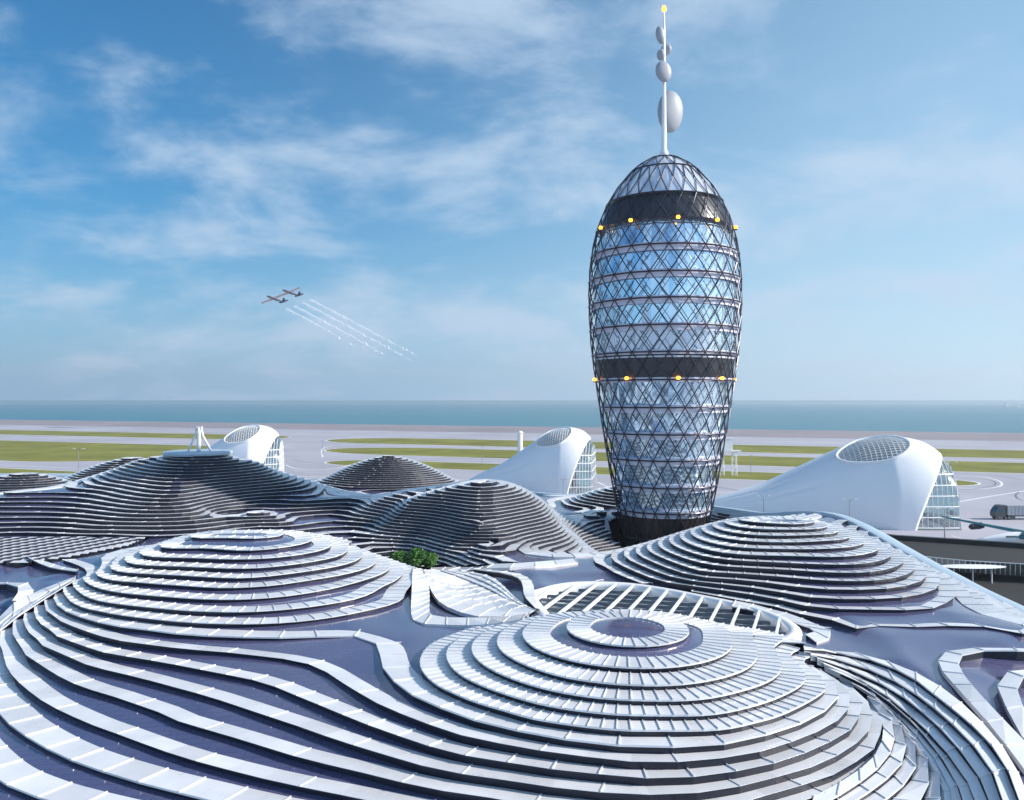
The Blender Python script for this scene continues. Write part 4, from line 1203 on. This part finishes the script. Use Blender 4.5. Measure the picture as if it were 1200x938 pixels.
for i in range(4): b.bar(Vector(far_[i])-o0+Vector((0,0,.45)), Vector(far_[i+1])-o0+Vector((0,0,.45)), .25, .9)
b.build('barrier', M['asphalt'], pa)
b = MB()
for i in range(4): b.bar(Vector(far_[i])-o0+Vector((0,0,1.0)), Vector(far_[i+1])-o0+Vector((0,0,1.0)), .12, .1)
b.build('rail', M['grey'], pa)
rf = empty('glass_railing', near_[2]); tag(rf, 'pale railing on the near side of the raised road by the white canopy', 'railing')
b = MB(); b2 = MB()
for i in range(1, 4):
    a = Vector(near_[i])-o0; c = Vector(near_[i+1])-o0
    for q in range(12):
        p = a.lerp(c, q/12); b.bar(p+Vector((0,-.4,-1.8)), p+Vector((0,-.4,0.2)), .09)
    b.bar(a+Vector((0,-.4,.2)), c+Vector((0,-.4,.2)), .12)
    b2.face([a+Vector((0,-.45,-1.9)), c+Vector((0,-.45,-1.9)), c+Vector((0,-.45,.1)), a+Vector((0,-.45,.1))])
b.build('posts', M['white'], rf); b2.build('infill', M['hglass'], rf)
# piers
for px in (1070, 1140, 1210, 1280):
    x, y, _ = PZ(px, 655, zr); b = MB(); b.tube([(0,0,0),(0,0,2.1)], .6, 12); o = b.build('road_pier', M['asphalt'], loc=(x, y+4, 0)); 
    tag(o, 'round dark pier hidden under the raised road', 'pier', 'piers under the raised road')
# lower road
lr = MB(); lr.face([(*gp(990,640), .03), (*gp(990,668), .03), (*gp(1400,760), .03), (*gp(1400,668), .03)]); struct(lr.build('lower_road', M['asphalt']))
cn = empty('canopy', PZ(1140, 664, 2.9)); tag(cn, 'white lens-shaped canopy between the roof edge and the raised road', 'canopy')
b = MB(); N = 32
for sgn, zz_ in ((1, 0.25), (-1, -0.2)):
    vs = [(0,0,zz_)] + [(5.6*math.cos(2*math.pi*k/N), 1.9*math.sin(2*math.pi*k/N), 0) for k in range(N)]
    b.add(vs, [(0, 1+k, 1+(k+1) % N) for k in range(N)])
b.build('roof', M['white'], cn)
b = MB()
for x in (-3.2, 0, 3.2): b.tube([(x,0,-2.85),(x,0,0)], .12, 8)
b.build('columns', M['white'], cn)

# ------------------------------------------------------------------ twin-fuselage aeroplane with trails
AD = 900.0; uu = AD/F_
f_ = Vector((-30, 28, 12)).normalized(); w_ = Vector((34, 27, 20)); w_ = (w_ - f_*w_.dot(f_)).normalized(); up_ = w_.cross(f_)
if up_.z < 0: up_ = -up_
pc = Vector(PD(331, AD, 0)); pc.z = H + (CY-347)*uu
jt = empty('twin_fuselage_plane', pc); tag(jt, 'twin-fuselage aeroplane climbing in the left sky ahead of its white trails', 'aeroplane')
def LP(f, w, u=0): return f_*f*uu + w_*w*uu + up_*u*uu
b = MB(); 
def slab(mb, pts, th):
    a = [Vector(p)+up_*th for p in pts]; c = [Vector(p)-up_*th for p in pts]; n = len(pts)
    mb.add(a+c, [tuple(range(n)), tuple(range(2*n-1, n-1, -1))] + [(i, n+i, n+(i+1) % n, (i+1) % n) for i in range(n)])
slab(b, [LP(4,-26), LP(4.8,0), LP(4,26), LP(1.6,26), LP(0.2,0), LP(1.6,-26)], 0.45); b.build('wing', M['planegrey'], jt)
for sw in (-10.5, 10.5):
    b = MB(); b.tube([LP(18,sw),LP(16,sw),LP(10,sw),LP(-2,sw),LP(-14,sw,.4),LP(-23,sw,1)], [.3,1.0,1.5,1.4,.9,.35], 12); fz = b.build('fuselage', M['planegrey'], jt, smooth=True)
    b = MB(); slab(b, [LP(-18,sw-5,1.4), LP(-19,sw+5,1.4), LP(-23,sw+5,1.4), LP(-22,sw-5,1.4)], .25); b.build('tailplane', M['planedark'], fz)
    b = MB(); b.add([LP(-17,sw-.3,.8), LP(-23,sw-.3,.8), LP(-25.5,sw-.3,6.5), LP(-22.5,sw-.3,6.5), LP(-17,sw+.3,.8), LP(-23,sw+.3,.8), LP(-25.5,sw+.3,6.5), LP(-22.5,sw+.3,6.5)], [(0,1,2,3),(7,6,5,4),(0,4,5,1),(1,5,6,2),(2,6,7,3),(3,7,4,0)]); b.build('tail_fin', M['planedark'], fz)
    for dw in (-5, 5):
        b = MB(); b.tube([LP(6.5,sw+dw,-.9),LP(5.5,sw+dw,-.9),LP(1,sw+dw,-.8)], [.5,.8,.4], 8); b.build('engine', M['planedark'], jt)
vm = bpy.data.materials.new('vapour'); vm.use_nodes = True; nt = vm.node_tree; nt.nodes.clear()
out = nt.nodes.new('ShaderNodeOutputMaterial'); df = nt.nodes.new('ShaderNodeBsdfDiffuse'); df.inputs[0].default_value = (.95, .96, .98, 1)
tr_ = nt.nodes.new('ShaderNodeBsdfTransparent'); mx = nt.nodes.new('ShaderNodeMixShader'); mx.inputs[0].default_value = 0.4
nt.links.new(tr_.outputs[0], mx.inputs[1]); nt.links.new(df.outputs[0], mx.inputs[2]); nt.links.new(mx.outputs[0], out.inputs[0])
for i, (w0, l0_) in enumerate(((-15.5, 112), (-5.5, 150), (5.5, 170), (15.5, 165))):
    b = MB(); org = LP(0, w0); dv = Vector((1, -0.62, -0.52)).normalized(); pts = []; rad = []; q_ = 22.0; md = 1.0
    while q_ < l0_:
        fr = q_/l0_; md = 0.6*md + 0.4*rng.uniform(0.5, 1.5)
        pts.append(org + dv*(q_*uu*1.25) + Vector(rng.normal(size=3))*(0.1 + 0.5*fr))
        br = 1.0 if fr < .55 else (0.15 if rng.rand() < (fr-.5)*1.2 else 1.0)
        rad.append(max(0.04, (0.8*(1-fr)**.4 + .45)*md*br)); q_ += rng.uniform(1.2, 3.0)
    rad[0] = .1; rad[-1] = .03; b.tube(pts, rad, 8)
    o = b.build('vapour_trail', vm, loc=pc, smooth=True)
    tag(o, 'broken white vapour trail behind the twin-fuselage plane, ' + ['lowest', 'second lowest', 'second highest', 'highest'][i] + ' of four', 'vapour trail', 'vapour trails behind the plane')

# ------------------------------------------------------------------ light, sky, camera
SUN_EL = R(29); SUN_AZ = R(96)       # azimuth from +Y towards +X
sd_ = Vector((math.sin(SUN_AZ)*math.cos(SUN_EL), math.cos(SUN_AZ)*math.cos(SUN_EL), math.sin(SUN_EL)))
sun = bpy.data.lights.new('sun', 'SUN'); sun.energy = 5.0; sun.angle = R(0.6); sun.color = (1.0, 0.93, 0.85)
so = bpy.data.objects.new('sun', sun); COL.objects.link(so); so.rotation_euler = (-sd_).to_track_quat('-Z', 'Y').to_euler()
w = bpy.data.worlds.new('World'); sc.world = w; w.use_nodes = True; nt = w.node_tree; nt.nodes.clear()
out = nt.nodes.new('ShaderNodeOutputWorld'); bg = nt.nodes.new('ShaderNodeBackground'); bg.inputs[1].default_value = 0.08
sk = nt.nodes.new('ShaderNodeTexSky'); sk.sky_type = 'NISHITA'; sk.sun_disc = False; sk.sun_elevation = SUN_EL; sk.sun_rotation = SUN_AZ
sk.air_density = 1.0; sk.dust_density = 0.6; sk.ozone_density = 2.5; sk.altitude = 0
tc = nt.nodes.new('ShaderNodeTexCoord'); sp = nt.nodes.new('ShaderNodeSeparateXYZ'); nt.links.new(tc.outputs['Generated'], sp.inputs[0])
def mth(op, a, b=None):
    n = nt.nodes.new('ShaderNodeMath'); n.operation = op
    for i, q in enumerate((a, b)):
        if q is None: continue
        if isinstance(q, (int, float)): n.inputs[i].default_value = q
        else: nt.links.new(q, n.inputs[i])
    return n.outputs[0]
zc_ = mth('ADD', mth('MAXIMUM', sp.outputs[2], 0.0), 0.34)
cxn = nt.nodes.new('ShaderNodeCombineXYZ'); nt.links.new(mth('DIVIDE', sp.outputs[0], zc_), cxn.inputs[0]); nt.links.new(mth('DIVIDE', sp.outputs[1], zc_), cxn.inputs[1])
mpn = nt.nodes.new('ShaderNodeMapping'); mpn.inputs['Location'].default_value = (3.1, 1.7, 0); mpn.inputs['Scale'].default_value = (0.8, 1.0, 1)
nt.links.new(cxn.outputs[0], mpn.inputs[0])
n1 = nt.nodes.new('ShaderNodeTexNoise'); n1.inputs['Scale'].default_value = 2.4; n1.inputs['Detail'].default_value = 10; n1.inputs['Roughness'].default_value = 0.6; n1.inputs['Distortion'].default_value = 0.25
nt.links.new(mpn.outputs[0], n1.inputs['Vector'])
rp = nt.nodes.new('ShaderNodeMapRange'); rp.interpolation_type = 'SMOOTHSTEP'; rp.inputs['From Min'].default_value = 0.43; rp.inputs['From Max'].default_value = 0.66; rp.inputs['To Max'].default_value = 0.82
nt.links.new(n1.outputs['Fac'], rp.inputs['Value'])
mix = nt.nodes.new('ShaderNodeMix'); mix.data_type = 'RGBA'
hs = nt.nodes.new('ShaderNodeHueSaturation'); hs.inputs['Saturation'].default_value = 1.7; hs.inputs['Value'].default_value = 1.05; nt.links.new(sk.outputs[0], hs.inputs['Color'])
hc = nt.nodes.new('ShaderNodeMix'); hc.data_type = 'RGBA'; hc.inputs[6].default_value = (1.7, 4.3, 7.0, 1); hc.inputs[7].default_value = (4.6, 6.9, 8.6, 1)
xr = nt.nodes.new('ShaderNodeMapRange'); xr.interpolation_type = 'SMOOTHSTEP'; xr.inputs['From Min'].default_value = -0.5; xr.inputs['From Max'].default_value = 0.5
nt.links.new(sp.outputs[0], xr.inputs['Value']); nt.links.new(xr.outputs[0], hc.inputs[0])
hz = nt.nodes.new('ShaderNodeMix'); hz.data_type = 'RGBA'
hf = mth('MULTIPLY', mth('POWER', 2.718, mth('MULTIPLY', mth('MAXIMUM', sp.outputs[2], 0.0), mth('SUBTRACT', mth('MULTIPLY', xr.outputs[0], 3.0), 4.6))), 0.95)
nt.links.new(hf, hz.inputs[0]); nt.links.new(hs.outputs[0], hz.inputs[6]); nt.links.new(hc.outputs[2], hz.inputs[7])
nt.links.new(rp.outputs[0], mix.inputs[0]); nt.links.new(hz.outputs[2], mix.inputs[6]); mix.inputs[7].default_value = (4.9, 6.2, 7.8, 1)
br = nt.nodes.new('ShaderNodeMapRange'); br.interpolation_type = 'SMOOTHSTEP'; br.inputs['From Min'].default_value = 0.1; br.inputs['From Max'].default_value = -0.7; br.inputs['To Min'].default_value = 1.0; br.inputs['To Max'].default_value = 1.5  # extra sky brightness added behind the camera to lift the tower glass reflections
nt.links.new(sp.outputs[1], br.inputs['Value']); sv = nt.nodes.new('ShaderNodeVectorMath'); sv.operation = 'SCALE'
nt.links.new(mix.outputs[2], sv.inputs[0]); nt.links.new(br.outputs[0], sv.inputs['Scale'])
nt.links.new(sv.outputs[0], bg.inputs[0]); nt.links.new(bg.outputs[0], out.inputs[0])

cam = bpy.data.cameras.new('camera'); co = bpy.data.objects.new('camera', cam); COL.objects.link(co)
co.location = (0, 0, H); co.rotation_euler = (R(90), 0, 0); cam.sensor_width = 36; cam.lens = 28.8; cam.clip_end = 200000; cam.clip_start = 0.5
sc.camera = co
sc.view_settings.view_transform = 'Standard'; sc.view_settings.look = 'None'; sc.view_settings.exposure = 0.52; sc.view_settings.gamma = 1

hb = MB(); hb.box((0, 3500, 148.0), (12000, 8000, 300)); hz_ = hb.build('haze', bpy.data.materials.new('haze')); hz_['kind'] = 'stuff'
nt = hz_.data.materials[0]; nt.use_nodes = True; nt = nt.node_tree; nt.nodes.clear(); o_ = nt.nodes.new('ShaderNodeOutputMaterial'); pv = nt.nodes.new('ShaderNodeVolumePrincipled')
pv.inputs['Color'].default_value = (0.80, 0.90, 1.0, 1); pv.inputs['Density'].default_value = 0.00013; pv.inputs['Anisotropy'].default_value = 0.3
nt.links.new(pv.outputs[0], o_.inputs['Volume'])
